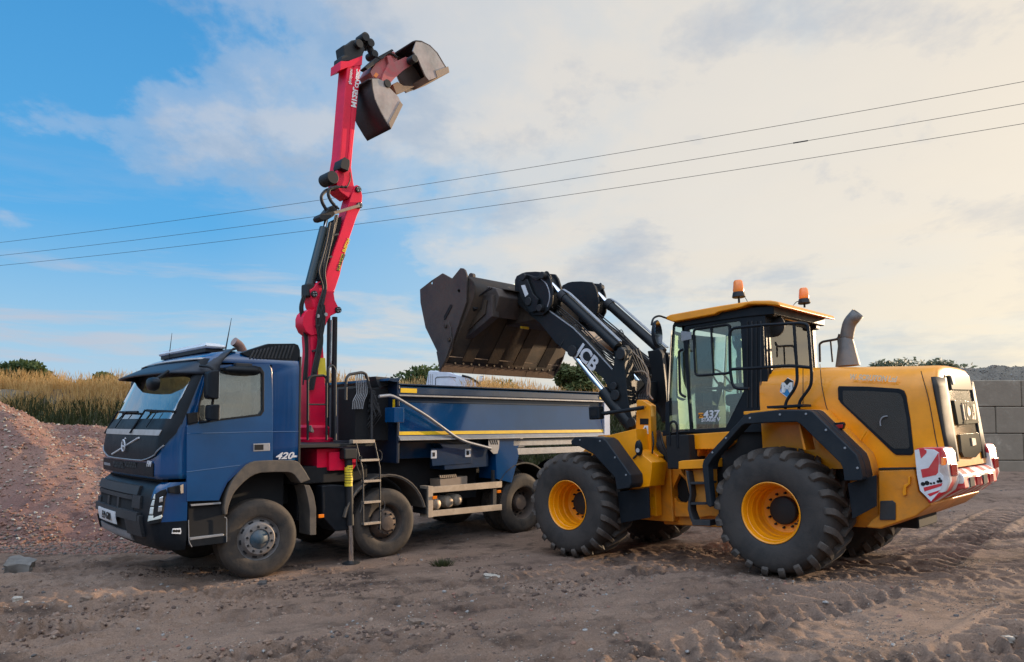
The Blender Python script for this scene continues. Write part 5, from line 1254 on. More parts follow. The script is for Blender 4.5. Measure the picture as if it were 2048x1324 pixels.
ltext('JCB',1174,713.5,1192.5,734.5,.30,SLET,.662,'boom_lettering',.010,.0,1.0,ldr)
for o in [x for x in ldr.children if x.name.startswith('boom_lettering')]:
    bpy.data.objects.remove(o)
a=q3(1156.5,696,.6625); b=q3(1192,733,.6625); dx=b-a; text('JCB',.30,SLET,ldr,a.lerp(b,.5)+Vector((0,0,-.01)),dx,Vector((-dx.z,0,dx.x))*(1 if dx.x>0 else -1),'boom_lettering',.002,.010,.0,'CENTER',1.0)
# hose bundle by the tower
m=MB(); random.seed(3)
for k in range(9):
    x=1236+k*5; m.tube(rnd([q3(x,712-2*k,.35),q3(x+22,735+3*k,.30),q3(1296+2*(k%4),765+6*(k%3),.32),q3(1300-6*(k%5),790,.35),q3(1292-3*k,805,.4)],.25,6),.014,7)
for k in range(4):
    m.tube(rnd([q3(1262,775+4*k,.3),q3(1275,786+3*k,.2),q3(1290,770+4*k,.25),q3(1302,750,.3)],.15,5),.012,7)
m.build('tower_hoses',HOSE,ldr)
m=MB(); m.tube(rnd([q3(1264,744,.36),q3(1290,742,.36),q3(1300,760,.36),q3(1298,790,.36),q3(1306,799,.36)],.2,6),.013,7); m.tube(rnd([q3(1262,700,.36),q3(1285,722,.36),q3(1298,745,.36),q3(1294,780,.36),q3(1296,796,.36)],.2,6),.011,7); m.build('steel_pipes',TAN,ldr)
# ---- bucket
BW=1.40
prof=[(880,741),(893,718),(905,692),(922,655),(938,620),(948,592),(950,576),(945,563),(934,554),(921,551)]
Q=L.S(prof,BW); bk=MB(); bk.loft([[Vector((u,v,z)) for u,z in Q] for v in (BW-.01,-BW+.01)],cap=False,closed=False)
bo=bk.build('bucket',STEELD,ldr,0,35); k=bo.modifiers.new('t','SOLIDIFY'); k.thickness=.035; k.offset=0
for s in (1,-1): MB().prism(Q,s*(BW-.03),s*(BW-.005)).build('inner_side',STEELD,bo,0)
sp2=[(880,742),(893,720),(903,697),(906,682),(933,603),(933.5,550),(930,540),(926,536.5),(921,536),(904,557),(885,546.5),(863,561),(840,579),(841,605),(851,655),(874,702)]
hole=[(863+2.4*math.cos(t),566+3*math.sin(t)) for t in [i*.785 for i in range(8)]]; hole2=[(918+3*math.cos(t),582+3.6*math.sin(t)) for t in [i*.785 for i in range(8)]]
for s in (1,-1):
    sd_=MB().prism(L.S(sp2,BW+.03),s*BW,s*(BW+.035),holes=[L.S(hole,BW+.03),L.S(hole2,BW+.03)]).build('side_plate',STEEL,bo,.006)
    MB().prism(L.S([(889,640),(888,633),(901,609),(904,609),(905,613),(892,638)],BW+.035),s*(BW+.035),s*(BW+.045)).build('slot',VOID,sd_,.003) if s>0 else None
    MB().prism(L.S([(874,703),(880,705),(891,655),(898,643),(903,655),(905,683),(893,720),(881,741)],BW+.035),s*(BW+.035),s*(BW+.055)).build('wear_plate',STEEL,sd_,.008)
    m=MB()
    for x,y in ((892.5,652),(899.5,679)):
        q=L.P(x,y,BW+.05); m.cyl((q[0],s*(BW+.05),q[1]),(q[0],s*(BW+.085),q[1]),.035,6)
    m.build('bolts',STEELD,sd_,.004)
ce=L.S([(879,743),(890,712),(894.5,713),(884,744)],BW)
for v0,v1 in ((BW+.03,.72),(.71,-.62),(-.63,-BW-.03)):
    MB().prism(ce,v0,v1).build('cutting_edge',EDGE,bo,.006)
e0=L.P(890.5,711,BW); e1=L.P(895,712,BW); MB().tube([(e1[0]-.01,BW,e1[1]),(e1[0]-.01,-BW,e1[1])],.022,8).build('edge_weld',TAN,bo)
m=MB()
for k in range(14):
    v=1.2-2.4*k/13; q=L.P(887,728,BW); m.cyl((q[0]-.035,v,q[1]+.02),(q[0]-.075,v,q[1]+.02),.022,8)
m.build('edge_bolts',STEELD,bo,.003)
# wear strips across the underside
n_=[Vector((u,0,z)) for u,z in Q]
for v in (.95,.35,-.3,-.95):
    m=MB(); r0=[]
    for i in range(1,6):
        p=n_[i]; t=(n_[min(i+1,9)]-n_[i-1]).normalized(); nn=Vector((-t.z,0,t.x)); nn=nn if nn.x<0 else -nn
        r0.append([p+nn*.015+Vector((0,v-.13,0)),p+nn*.035+Vector((0,v-.13,0)),p+nn*.035+Vector((0,v+.13,0)),p+nn*.015+Vector((0,v+.13,0))])
    m.loft(r0); m.build('wear_strip',STEELD,bo,.004)
bp=L.S([(966,590),(969,577),(974,572),(992,576),(999,592),(987,634),(971,630)],1.15)
cr=MB().prism(bp,1.15,-1.15).build('carrier_beam',STEEL,ldr,.02)
m=MB(); m.prism(L.S([(973,571),(996,575),(996,577),(973,573.5)],1.2),1.0,-1.2); m.build('beam_lid',STEELD,cr,.004)
for s in (1,-1):
    MB().prism(L.S([(966,590),(984,589),(984,633),(962,652),(928,679),(908,685),(906,676),(918,668),(945,640),(962,618)],1.22),s*1.06,s*1.22).build('carrier_arm',STEEL,cr,.012)
    MB().prism(L.S([(930,668),(952,645),(970,628),(974,600),(968,600),(964,618),(945,640)],1.24),s*1.22,s*1.245).build('arm_rib',STEELD,cr,.006)
    a_,b_=L.P(916,645,1.3),L.P(950,611,1.3); c_=MB().cyl((a_[0],s*1.3,a_[1]),(b_[0],s*1.3,b_[1]),.072,16).build('bucket_cylinder',DARK,ldr,.01)
    m=MB(); 
    for k in (0,1): m.tube(rnd([(q[0],s*(1.25+.05*k),q[1]) for q in L.S([(948,606+4*k),(955,592+3*k),(966,583+2*k),(978,577),(980,574)],1.3)],.06,5),.012,7)
    m.build('hose',HOSE,c_)
    q=L.P(944,557,1.2); MB().lathe([(.03,-.03),(.06,-.03),(.06,.03),(.03,.03)],(q[0],s*1.2,q[1]+.03),'v',1,14).build('lifting_eye',STEEL,bo,0)
MB().bb((L.P(1075,640,.6)[0],-.6,L.P(1075,640,.6)[1]),(L.P(1010,600,.6)[0],.6,L.P(1010,600,.6)[1])).build('coupler',STEELD,ldr,.03)
q=L.U(1050,654,L.P(1050,654,.6)[0]); a=q3(1050,654,.4); MB().bb((a.x,.3,a.z-.03),(a.x+.02,.5,a.z+.01)).build('coupler_decal',YLAB,ldr)
# ================================================================= GROUND
def build_ground():
    rng=np.random.RandomState(5)
    def axis(segs):
        out=[]
        for a,b,n in segs: out+=list(np.linspace(a,b,n,endpoint=False))
        return np.array(out+[segs[-1][1]])
    xs=axis([(-900,-60,14),(-60,-12,30),(-12,-7,100),(-7,7.5,520),(7.5,12,120),(12,60,40),(60,900,14)])
    ys=axis([(-900,-30,10),(-30,4.8,30),(4.8,13,430),(13,22,170),(22,70,40),(70,900,14)])
    X,Y=np.meshgrid(xs,ys); 
    fade=np.exp(-(np.maximum(0,np.hypot(X,Y-14)-28)/18)**2)
    B=gbase(X,Y)*1.0
    def vn(X,Y,sc,seed):
        r=np.random.RandomState(seed); G=r.rand(64,64); x=X*sc; y=Y*sc
        xi=np.floor(x).astype(int); yi=np.floor(y).astype(int); fx=x-xi; fy=y-yi; fx=fx*fx*(3-2*fx); fy=fy*fy*(3-2*fy)
        g=lambda i,j: G[(xi+i)%64,(yi+j)%64]
        return (g(0,0)*(1-fx)+g(1,0)*fx)*(1-fy)+(g(0,1)*(1-fx)+g(1,1)*fx)*fy-.5
    th=R(18); Xr=X*math.cos(th)+Y*math.sin(th); Yr=-X*math.sin(th)+Y*math.cos(th)
    D=vn(X,Y,.7,1)*.08+vn(X,Y,1.7,2)*.045+vn(Xr*.35,Yr*1.6,2.6,3)*.085+vn(Xr*.5,Yr*2,6,4)*.055+vn(X,Y,9,6)*.038+vn(X,Y,18,7)*.024
    rough=np.clip(.6+vn(X,Y,.5,11)*2.2,0.15,1.3)
    D*=rough*.9; D+=(vn(X,Y,30,41)*.012+vn(X,Y,14,42)*.014)*np.clip(.5+vn(X,Y,.8,43)*2.5,0,1.4)
    # tyre tracks: paths with ribbed imprint
    def track(x0,y0,x1,y1,bow,w,depth,pitch,chev,ph=0.):
        dx,dy=x1-x0,y1-y0; Ln=math.hypot(dx,dy); ux,uy=dx/Ln,dy/Ln
        s=(X-x0)*ux+(Y-y0)*uy; t=-(X-x0)*uy+(Y-y0)*ux
        t=t-bow*((s/Ln)*(1-s/Ln))*4
        ins=np.clip((w/2-np.abs(t))/.05,0,1)*np.clip((s+.5)/.6,0,1)*np.clip((Ln+.5-s)/.6,0,1)
        edge=np.exp(-((np.abs(t)-w/2-.05)/.07)**2)*np.clip((s+.5)/.6,0,1)*np.clip((Ln+.5-s)/.6,0,1)
        wob=vn(X,Y,1.3,31)*.9+vn(X,Y,5,32)*.35
        phs=(s+chev*np.abs(t)+wob*.25)/pitch+ph
        lug=np.sin(2*np.pi*phs); lug=np.clip(lug*1.6,-.8,1)
        var=np.clip(.75+vn(X,Y,.9,21)*1.8,0,1.3)
        return (ins*(-depth*.6+lug*depth*.9)*var+edge*depth*.8*var)*.85
    for a in ((9.5,4.6,3.4,11.5,.6,.62,.055,.27,.9),(4.2,4.6,11.5,12.5,-.5,.62,.05,.26,-.8),(2.3,4.4,7.5,8.5,.3,.6,.05,.25,.9),(.5,5.0,5.0,8.3,.35,.6,.045,.26,.9),(6.5,4.2,13,9.5,0,.6,.05,.26,-.9),
              (-7,6.4,4,9.2,.4,.45,.035,.16,.3),(-8,7.6,3,9.6,.5,.4,.03,.14,.3),(-5,4.9,2.5,7.2,.5,.5,.04,.2,.8),(-9,9.3,-2,9.0,.2,.45,.03,.15,.4),(5,9,14,17,.5,.6,.05,.27,.9),(7,8,16,15,.5,.6,.05,.27,-.9),(-3.4,4.6,-.4,6.6,.2,.55,.05,.24,.9),(-8,5.6,8,10.2,.8,.3,.03,.11,.2),(-8,6.1,8,10.8,.8,.3,.03,.11,.2),(-7,8.6,6,8.0,-.5,.28,.025,.1,.2),(-1,4.6,9,9.9,.6,.62,.05,.26,.9),(0,7.9,9,8.9,.3,.35,.03,.13,.3),(1.2,4.5,12,8.2,.5,.62,.05,.26,-.9)):
        D+=track(*a)
    # keep it calm under the wheels
    for fr,us,vv,rr in ((T,(0,-1.99,-4.92,-6.29),1.05,.45),(L,(0,3.075),.93,.5)):
        for u in us:
            for v in (vv,-vv):
                q=fr.w(u,v,0); k=np.exp(-((X-q.x)**2+(Y-q.y)**2)/(rr*rr)); D=D*(1-.9*k)+.012*k
    q=T.w(-1.36,1.2,0); k=np.exp(-((X-q.x)**2+(Y-q.y)**2)/.04); D*=1-k
    Z=B+D*fade
    Z=np.where(np.hypot(X,Y-14)>60,Z*0+.1+(Z-.1)*.3,Z)
    n,mx=X.shape; vs=np.stack([X,Y,Z],-1).reshape(-1,3)
    idx=np.arange(n*mx).reshape(n,mx); fs=np.stack([idx[:-1,:-1],idx[:-1,1:],idx[1:,1:],idx[1:,:-1]],-1).reshape(-1,4)
    me=bpy.data.meshes.new('ground'); me.vertices.add(len(vs)); me.vertices.foreach_set('co',vs.ravel().astype(np.float32))
    me.loops.add(fs.size); me.loops.foreach_set('vertex_index',fs.ravel().astype(np.int32)); me.polygons.add(len(fs)); me.polygons.foreach_set('loop_start',np.arange(0,fs.size,4,dtype=np.int32))
    me.update(calc_edges=True); me.shade_smooth()
    o=bpy.data.objects.new('ground',me); COL.objects.link(o); o['kind']='structure'
    return o,xs,ys,Z
def earth_mat(name,cols,scale=1.,bump=1.,stretch=True,fine=60):
    m=bpy.data.materials.new(name); m.use_nodes=True; nt=m.node_tree; N=NT(nt); p=nt.nodes['Principled BSDF']
    tc=N.n('ShaderNodeTexCoord').outputs['Object']
    mp=N.n('ShaderNodeMapping',inp={'Vector':tc,'Rotation':(0,0,R(-18)),'Scale':(.28,2.4,1) if stretch else (1,1,1)}).outputs[0]
    a=N.noise(mp,.55*scale,9,.62,.5); b=N.noise(tc,2.4*scale,9,.65,.3); c=N.noise(tc,fine,6,.7); d=N.noise(tc,.35*scale,4,.5)
    col=N.mix(N.ramp(a,[(0,0.),(.36,0.),(.62,1.),(1,1.)]),cols[0],cols[1])
    col=N.mix(N.ramp(b,[(0,0.),(.48,0.),(.64,.85),(1,1.)]),col,cols[2])
    col=N.mix(N.ramp(d,[(0,0.),(.46,0.),(.62,.7),(1,.9)]),col,cols[3])
    vo=N.n('ShaderNodeTexVoronoi',inp={'Vector':tc,'Scale':26.*scale,'Randomness':1.}); 
    peb=N.math('MULTIPLY',N.ramp(vo.outputs['Distance'],[(0,1.),(.16,1.),(.24,0.),(1,0.)]),N.ramp(N.noise(tc,3.3,5,.6),[(0,0.),(.5,0.),(.6,1.),(1,1.)]))
    col=N.mix(N.math('MULTIPLY',peb,.55),col,cols[4])
    col=N.mix(.8,col,N.mix(c,(.08,.08,.08),(.92,.92,.92)),'OVERLAY')
    nt.links.new(col,p.inputs['Base Color']); p.inputs['Roughness'].default_value=.95; p.inputs['Specular IOR Level'].default_value=.15
    h=N.math('ADD',N.math('ADD',N.math('MULTIPLY',c,.35),N.math('MULTIPLY',b,.9)),N.math('MULTIPLY',peb,.4))
    h=N.math('ADD',h,N.math('MULTIPLY',N.noise(tc,fine*2.6,3,.7),.3)); bp=N.n('ShaderNodeBump',inp={'Strength':bump,'Distance':.05,'Height':h}); nt.links.new(bp.outputs[0],p.inputs['Normal'])
    return m
EARTH=earth_mat('packed_earth',[(.205,.134,.098),(.31,.208,.150),(.066,.045,.036),(.345,.235,.172),(.46,.37,.30)])
gr,gxs,gys,gZ=build_ground(); gr.data.materials.append(EARTH)
def gz(x,y):
    i=min(max(np.searchsorted(gys,y)-1,0),len(gys)-2); j=min(max(np.searchsorted(gxs,x)-1,0),len(gxs)-2)
    return float(gZ[i,j]+gZ[i+1,j]+gZ[i,j+1]+gZ[i+1,j+1])/4
# ---- heaps and banks as height sheets
def sheet(name,x0,x1,nx,y0,y1,ny,f,mt,sharp=None):
    xs=np.linspace(x0,x1,nx); ys=np.linspace(y0,y1,ny); vs=[]; 
    for y in ys:
        for x in xs: vs.append((x,y,f(x,y)))
    fs=[(i*nx+j,i*nx+j+1,(i+1)*nx+j+1,(i+1)*nx+j) for i in range(ny-1) for j in range(nx-1)]
    me=bpy.data.meshes.new(name); me.from_pydata(vs,[],fs); me.materials.append(mt); me.shade_smooth()
    o=bpy.data.objects.new(name,me); COL.objects.link(o); o['kind']='structure'; return o
def tab(x,ks):
    if x<=ks[0][0]: return ks[0][1]
    for (a,b),(c,d) in zip(ks,ks[1:]):
        if x<=c: t=(x-a)/(c-a); t=t*t*(3-2*t)*.5+t*.5; return b+(d-b)*t
    return ks[-1][1]
def nz(x,y,s,z=0.): return noise.noise(Vector((x*s,y*s,z)))
def heap(x,y):
    crest=tab(x,[(-22,3.6),(-11.4,3.35),(-10.5,3.05),(-9.75,2.35),(-9.2,1.98),(-8.6,1.75),(-7.6,1.2),(-6.0,.3),(-4.5,-.4)])
    y0=12.2+tab(x,[(-20,-.5),(-9,0),(-7,.8),(-4,2.5)])+nz(x,0,.5)*.5
    a=(y-y0)*.62
    yb=20.0; b=(yb-y)*1.05
    hb=1.95-.29*(x+10.6)+.0567*(y-15.3)+nz(x,y,.6,7)*.10+(max(0,-11.0-x)*.35)
    h=min(a,crest+nz(x,y,.8,3)*.18,b,hb)
    h=min(h,crest)-.25*math.exp(-((a-crest)/.5)**2)
    k=nz(x,y,.35,8)*.30*min(1,max(0,a*.5))+nz(x,y,1.1,2)*.12+nz(x,y,2.9,4)*.07+nz(x,y,7,5)*.035+nz(x,y,15,6)*.02
    # erosion gullies down the face
    k-=.16*max(0,nz(x*1.3+y*.25,y*.2,1.1,11))*min(1,max(0,h))
    return h+k-.10
HEAPM=earth_mat('red_gravel',[(.205,.112,.094),(.265,.152,.122),(.135,.078,.070),(.29,.175,.135),(.42,.33,.28)],1.6,.9,False,45)
sheet('gravel_heap',-24,-4,300,11.4,21.5,200,heap,HEAPM)
def bankz(x,y):
    top=tab(x,[(-60,3.0),(-12,3.1),(-4,3.0),(2,2.6),(5,2.25),(7,1.9),(10,1.9),(20,2.2)])+nz(x,0,.15)*.2
    a=(y-20.8-nz(x,3,.2)*.8)*.8
    return min(a,top+nz(x,y,.4,1)*.15+(y-26)*.01)-.05+nz(x,y,1.2,7)*.08+nz(x,y,4,3)*.03
BANKM=earth_mat('bank_soil',[(.14,.11,.08),(.19,.145,.10),(.10,.085,.06),(.17,.135,.09),(.25,.22,.18)],.6,.6,False)
sheet('grass_bank',-60,9.5,240,20.3,48,110,bankz,BANKM)
def farz(x,y):
    return .1+3.3*math.exp(-((y-70)/26)**2)*(1+.25*nz(x,y,.03))-.4
sheet('far_rise',-220,240,120,46,110,40,farz,earth_mat('far_field',[(.10,.10,.05),(.16,.14,.08),(.07,.08,.04),(.14,.13,.07),(.2,.19,.14)],.2,.3,False))
def hillz(x,y):
    t=tab(x,[(10,.4),(12.0,1.8),(13.9,3.2),(15.0,3.75),(18,3.85),(26,4.0),(34,1.0),(38,0)])
    a=(y-23.0)*1.2+2.1; b=(46-y)*.5
    return min(a,t,b)+nz(x,y,.5,2)*.18+nz(x,y,1.6,4)*.09+nz(x,y,5,4)*.05
sheet('stone_stockpile',9,40,200,23.0,46,130,hillz,earth_mat('grey_stone_pile',[(.19,.165,.135),(.23,.20,.165),(.14,.12,.10),(.20,.175,.14),(.30,.27,.24)],2,1.,False,30))
# earth mound behind the lorry, right part
def mound(x,y):
    r=math.hypot((x-4.6)/3.2,(y-25.5)/2.6); return 3.15*max(0,1-r*r)**.7+nz(x,y,1.2,3)*.22+nz(x,y,4,3)*.08-.1
sheet('earth_mound',1.0,8.2,90,22.6,28.4,80,mound,earth_mat('mound_soil',[(.17,.12,.095),(.21,.155,.12),(.12,.085,.07),(.18,.13,.10),(.30,.25,.21)],1.2,.8,False))

# ---- stones
def rock_mesh(mb,c,s,rs,flat=.7):
    bm=bmesh.new(); bmesh.ops.create_icosphere(bm,subdivisions=1,radius=1)
    b=Vector((rs.random()*9,rs.random()*9,rs.random()*9)); q=Matrix.Rotation(rs.random()*6.28,3,'Z')@Matrix.Rotation(rs.random()*.6,3,'X')
    sx,sy=.7+rs.random()*.7,.7+rs.random()*.6
    vs=[]
    for v in bm.verts:
        p=v.co*(1+.45*noise.noise(v.co*1.3+b)); p=Vector((p.x*sx,p.y*sy,p.z*flat)); vs.append(q@p*s+Vector(c))
    fs=[tuple(v.index for v in f.verts) for f in bm.faces]; bm.free(); mb.add(vs,fs)
def scatter(name,n,pos,size,mats_,seed):
    rs=random.Random(seed); base=[]
    for k in range(14):
        t=MB(); rock_mesh(t,(0,0,0),1,rs); base.append((np.array(t.v),t.f))
    V=[];Fs=[];cnt=0
    for _ in range(n):
        p=pos(rs)
        if p is None: continue
        x,y,z=p; s=size(rs,y); bv,bf=base[rs.randrange(14)]; a=rs.random()*6.28; c_,s_=math.cos(a),math.sin(a)
        w=bv@np.array([[c_,s_,0],[-s_,c_,0],[0,0,1]])*s+np.array([x,y,z+s*.15]); V.append(w); Fs+= [tuple(i+cnt for i in f) for f in bf]; cnt+=len(bv)
    me=bpy.data.meshes.new(name); me.from_pydata(np.concatenate(V).tolist(),[],Fs)
    for m_ in mats_: me.materials.append(m_)
    mi=np.repeat(np.random.RandomState(seed).randint(0,len(mats_),len(Fs)//20+1),20)[:len(Fs)]
    me.polygons.foreach_set('material_index',mi.astype(np.int32)); me.update()
    o=bpy.data.objects.new(name,me); COL.objects.link(o); o['kind']='stuff'; return o
def smat(n,c): return mat(n,c,.85,0,0,None,0,12,.4,30,.35)
S1=smat('stone_grey',(.27,.25,.23)); S2=smat('stone_brown',(.19,.135,.10)); S3=smat('stone_pale',(.40,.35,.29)); S4=smat('stone_red',(.24,.125,.09)); S5=smat('stone_dark',(.09,.08,.075))
S7b=smat('stone_tan',(.26,.19,.14))
def gpos(rs):
    y=5.2+12*rs.random()**1.4; x=(rs.random()*2-1)*(y*.75)
    if nz(x,y,.55,9)<-.02+rs.random()*.25-.15: return None
    return (x,y,gz(x,y))
g=scatter('loose_gravel',10000,gpos,lambda rs,y:.005+.022*rs.random()**5,[S2,S2,S7b,S5,S2,S4,S1],3); tag(g,'small loose stones and clods strewn over the track','gravel')
def cpos(rs):
    y=5.2+6*rs.random(); x=(rs.random()*1.45-1)*(y*.72)
    if nz(x*.6,y*1.4,.9,19)<.05+(.12 if x>1 else -.05)+rs.random()*.2: return None
    return (x,y,gz(x,y))
S6=smat('clod_dark',(.09,.056,.042)); S7=smat('clod_earth',(.22,.142,.10))
g=scatter('earth_clods',13000,cpos,lambda rs,y:.006+.030*rs.random()**3,[S6,S7,S7,S7,S6],33); tag(g,'crumbled dark and brown clods of earth lying in patches on the track','earth')
def tpos(rs):
    y=5.2+5*rs.random()**1.3; x=(rs.random()*2-1)*(y*.74)
    if nz(x,y*1.5,1.2,29)<-.1+rs.random()*.3-.1: return None
    return (x,y,gz(x,y))
g=scatter('fine_grit',26000,tpos,lambda rs,y:.003+.006*rs.random()**2,[S7b,S2,S7,S3,S5,S7],43); tag(g,'fine grit over the nearest bare ground','grit')
def hpos(rs):
    x=-15+10*rs.random(); y=11.8+8*rs.random(); z=heap(x,y)
    if z<gz(x,y)-.02: return None
    return (x,y,z)
g=scatter('heap_stones',22000,hpos,lambda rs,y:.010+.030*rs.random()**3,[S4,S4,S2,S3,S4,S7b],8); tag(g,'reddish broken stones covering the gravel heap','gravel')
def h2(rs):
    x=-12+7.5*rs.random(); y=11.7+1.3*rs.random()
    z=max(gz(x,y),heap(x,y)); return (x,y,z)
g=scatter('heap_foot_stones',5200,h2,lambda rs,y:.012+.028*rs.random()**2,[S4,S2,S5,S4,S4],18); tag(g,'coarser stones lying along the foot of the gravel heap','gravel')
def ppos(rs):
    x=10+12*rs.random(); y=23+4*rs.random(); return (x,y,hillz(x,y))
g=scatter('stockpile_stones',9000,ppos,lambda rs,y:.008+.022*rs.random()**2,[S1,S2,S1,S5],28); tag(g,'grey stones of the stockpile rising behind the block wall','gravel')
# named stones
def stone(name,px,py,Y,dims,mt,label,rot=0,seed=1,ang=True):
    p=at(px,py,Y); z=gz(p.x,p.y); rs=random.Random(seed); mb=MB()
    bm=bmesh.new(); bmesh.ops.create_cube(bm,size=1); bmesh.ops.subdivide_edges(bm,edges=bm.edges,cuts=3,use_grid_fill=True)
    for v in bm.verts:
        v.co+=Vector((noise.noise(v.co*2.1+Vector((seed,0,0))),noise.noise(v.co*2.1+Vector((0,seed,3))),noise.noise(v.co*2.1+Vector((5,0,seed)))))*.22
        v.co=Vector((v.co.x*dims[0],v.co.y*dims[1],v.co.z*dims[2]))
    me=bpy.data.meshes.new(name); bm.to_mesh(me); bm.free(); me.materials.append(mt); me.shade_smooth(); me.set_sharp_from_angle(angle=R(30))
    o=bpy.data.objects.new(name,me); COL.objects.link(o); o.location=(p.x,p.y,z+dims[2]*.32); o.rotation_euler=(rs.random()*.2,rs.random()*.2,rot); tag(o,label,'stone'); return o
def yat(py,zg=0.): # depth where the ground is seen at this row
    Y=10.
    for _ in range(30):
        d=ray(1024,py); Y=(zg-HC)/d.z*d.y; 
    return Y
def groundY(px,py):
    z=0.
    for _ in range(12):
        d=ray(px,py); Y=(z-HC)/d.z*d.y; p=at(px,py,Y); z=float(gbase(p.x,p.y))
    return Y
SG=mat('block_stone',(.15,.135,.12),.85,0,0,(.24,.21,.18),.4,6,.4,20,.2)
stone('stone',40,1144,groundY(40,1148),(.30,.24,.17),SG,'large squarish grey stone lying alone on the ground at the far left',.3,2)
stone('stone',990,1150,groundY(990,1152),(.26,.12,.05),S3,'flat pale slab of stone beside the green weed in front of the lorry',.25,5)
stone('stone',172,1206,groundY(172,1210),(.10,.08,.05),S2,'rounded brown stone in the left foreground, right of a smaller pale one',.1,8)
stone('stone',35,1203,groundY(35,1207),(.09,.07,.045),S3,'small pale stone at the left edge of the foreground',.5,9)
stone('stone',830,1246,groundY(830,1250),(.12,.09,.05),S2,'lumpy brown clod in the middle of the foreground',.4,12)
stone('stone',2010,1262,groundY(2010,1268),(.11,.07,.05),S3,'small pale stone lying on the tyre tracks at the right edge',.2,14)
stone('stone',525,1165,groundY(552,1166),(.10,.08,.05),S5,'small dark stone just below the front wheel of the lorry',.2,15)
# concrete-wall
def blockwall():
    Yw=22.2; s=1479/Yw; H=.805; Wd=1.6
    root=empty('concrete_block_wall',(13,Yw,.4)); tag(root,'wall of large grey interlocking concrete blocks behind the rear of the loader','block wall')
    zc=HC+(845-867)/s   # joint level of the photo
    x_j=(2045-1024)/s
    rs=random.Random(4)
    for r in range(-2,2):
        z0=zc+H*r; off=0 if r%2==1 else .8
        x=x_j-1.6*4+off+(0 if r%2 else -.0)
        while x<x_j+1.6*4:
            d=rs.random()*.03; mb=MB(); mb.bb((x+.006-13,0+d,z0+.006-.4),(x+Wd-.006-13,.8+d,z0+H-.006-.4))
            o=mb.build('concrete_block',BLK,root,.03,35,2)
            x+=Wd
            if r==1:
                st=MB()
                for k in (0,1,2,3): st.bb((x-Wd+.1+.4*k-13,.2,z0+H-.4-.02),(x-Wd+.3+.4*k-13,.5,z0+H+.09-.4))
                if r==5: st.build('stud',BLK,o,.03)
    return root
BLK=mat('concrete_block',(.46,.39,.30),.9,0,0,(.20,.155,.11),.7,1.6,.6,14,.25,'Object')
blockwall()
# ---- power lines
WIRE=mat('wire',(.03,.03,.032),.6)
for i,(yl,yr) in enumerate(((485,163),(511,207),(531,247))):
    A=at(0,yl,34.); B=at(2048,yr,22.); d=B-A; n=40; pts=[]
    for k in range(-14,n+14):
        t=k/n; p=A+d*t; p.z-= 4*.33*t*(1-t); pts.append(p)
    o=MB().tube(pts,.0085,6).build('overhead_wire',WIRE,None,0,60)
    tag(o,['highest of the three thin black power lines crossing the sky','middle one of the three thin power lines crossing the sky','lowest of the three thin black power lines crossing the sky'][i],'power line','overhead wires crossing the sky')
    if i==1:
        t=.84; p=A+d*t; p.z-=4*.33*t*(1-t); q=A+d*(t+.011); q.z-=4*.33*(t+.011)*(1-t-.011); MB().tube([p,q],.022,8).build('wire_joint',WIRE,o)
# ---- white lorry beyond
def white_lorry():
    Y=24.5; 
    root=empty('white_lorry',at(905,776,Y)); tag(root,'white lorry parked behind the tipper body with only its cab roof showing','lorry')
    O=root.location
    P=lambda x,y:(lambda p:(p.x-O.x,p.z-O.z))(at(x,y,Y))
    zg=gz(O.x,O.y)-O.z
    roof=[P(851,776),P(853,765),P(857,743),(P(860,741)),P(885,742),P(900,745),P(925,752),P(945,760),P(962,771),P(968,785),P(972,800),P(980,870),(P(980,870)[0],zg+.45),(P(851,770)[0],zg+.45)]
    # side faces the viewer
    cab=MB().prism(roof,0,2.45).build('cab',WHITEC,root,.05,40,3)
    m=MB(); m.tube([Vector((P(x,y)[0],-.01,P(x,y)[1])) for x,y in ((871,790),(871,757),(874,754),(900,753.5),(912,755))],.012,5); m.build('panel_seam',DARK,cab)
    m=MB()
    for x in (856,860,864): m.tube([Vector((P(x,800)[0],-.005,P(x,800)[1])),Vector((P(x+1,748)[0],-.005,P(x,748)[1]))],.008,5)
    m.build('panel_ribs',ALUG,cab)
    m=MB(); m.tube(rnd([Vector((P(x,y)[0],.0,P(x,y)[1])) for x,y in ((924,751),(940,755),(958,766),(964,778))],.1),.035,8); m.box((P(963,759)[0],.05,P(963,757)[1]),(.12,.1,.16)); m.build('roof_bar',BLACK,root)
    MB().bb((P(960,759)[0]-.02,-.02,P(960,763)[1]),(P(966,757)[0],.2,P(966,753)[1])).build('horn',WHITE,root,.02)
    m=MB(); w=P(972,800)[0]
    gl=MB().prism([P(900,800),P(955,800),P(962,840),P(900,840)],-.004,.0).build('side_window',VOID,cab)
    body=MB().bb((P(851,776)[0]-.3,.15,zg+.9),(P(851,776)[0]-6.,2.3,zg+1.1)).build('chassis',DARK,root,.02)
    for dx in (-1.0,-5.0,-6.3):
        pass
    for dx,s in ((w-.9,0),(w-4.6,0),(w-6.0,0),(w-.9,1),(w-4.6,1),(w-6.0,1)):
        y=.02 if s==0 else 2.43
        wh=MB().lathe([(.2,-.02),(.3,0),(.46,0),(.50,-.04),(.50,-.28),(.46,-.3),(.2,-.3)],(dx,y,zg+.5),'v',-1 if s==0 else 1,28,cap=True).build('wheel',TYRE,root,0,40)
        MB().lathe([(.28,-.005),(.2,-.05),(.001,-.04)],(dx,y,zg+.5),'v',-1 if s==0 else 1,20,cap=False).build('rim',RIM,wh,0,40)
white_lorry()
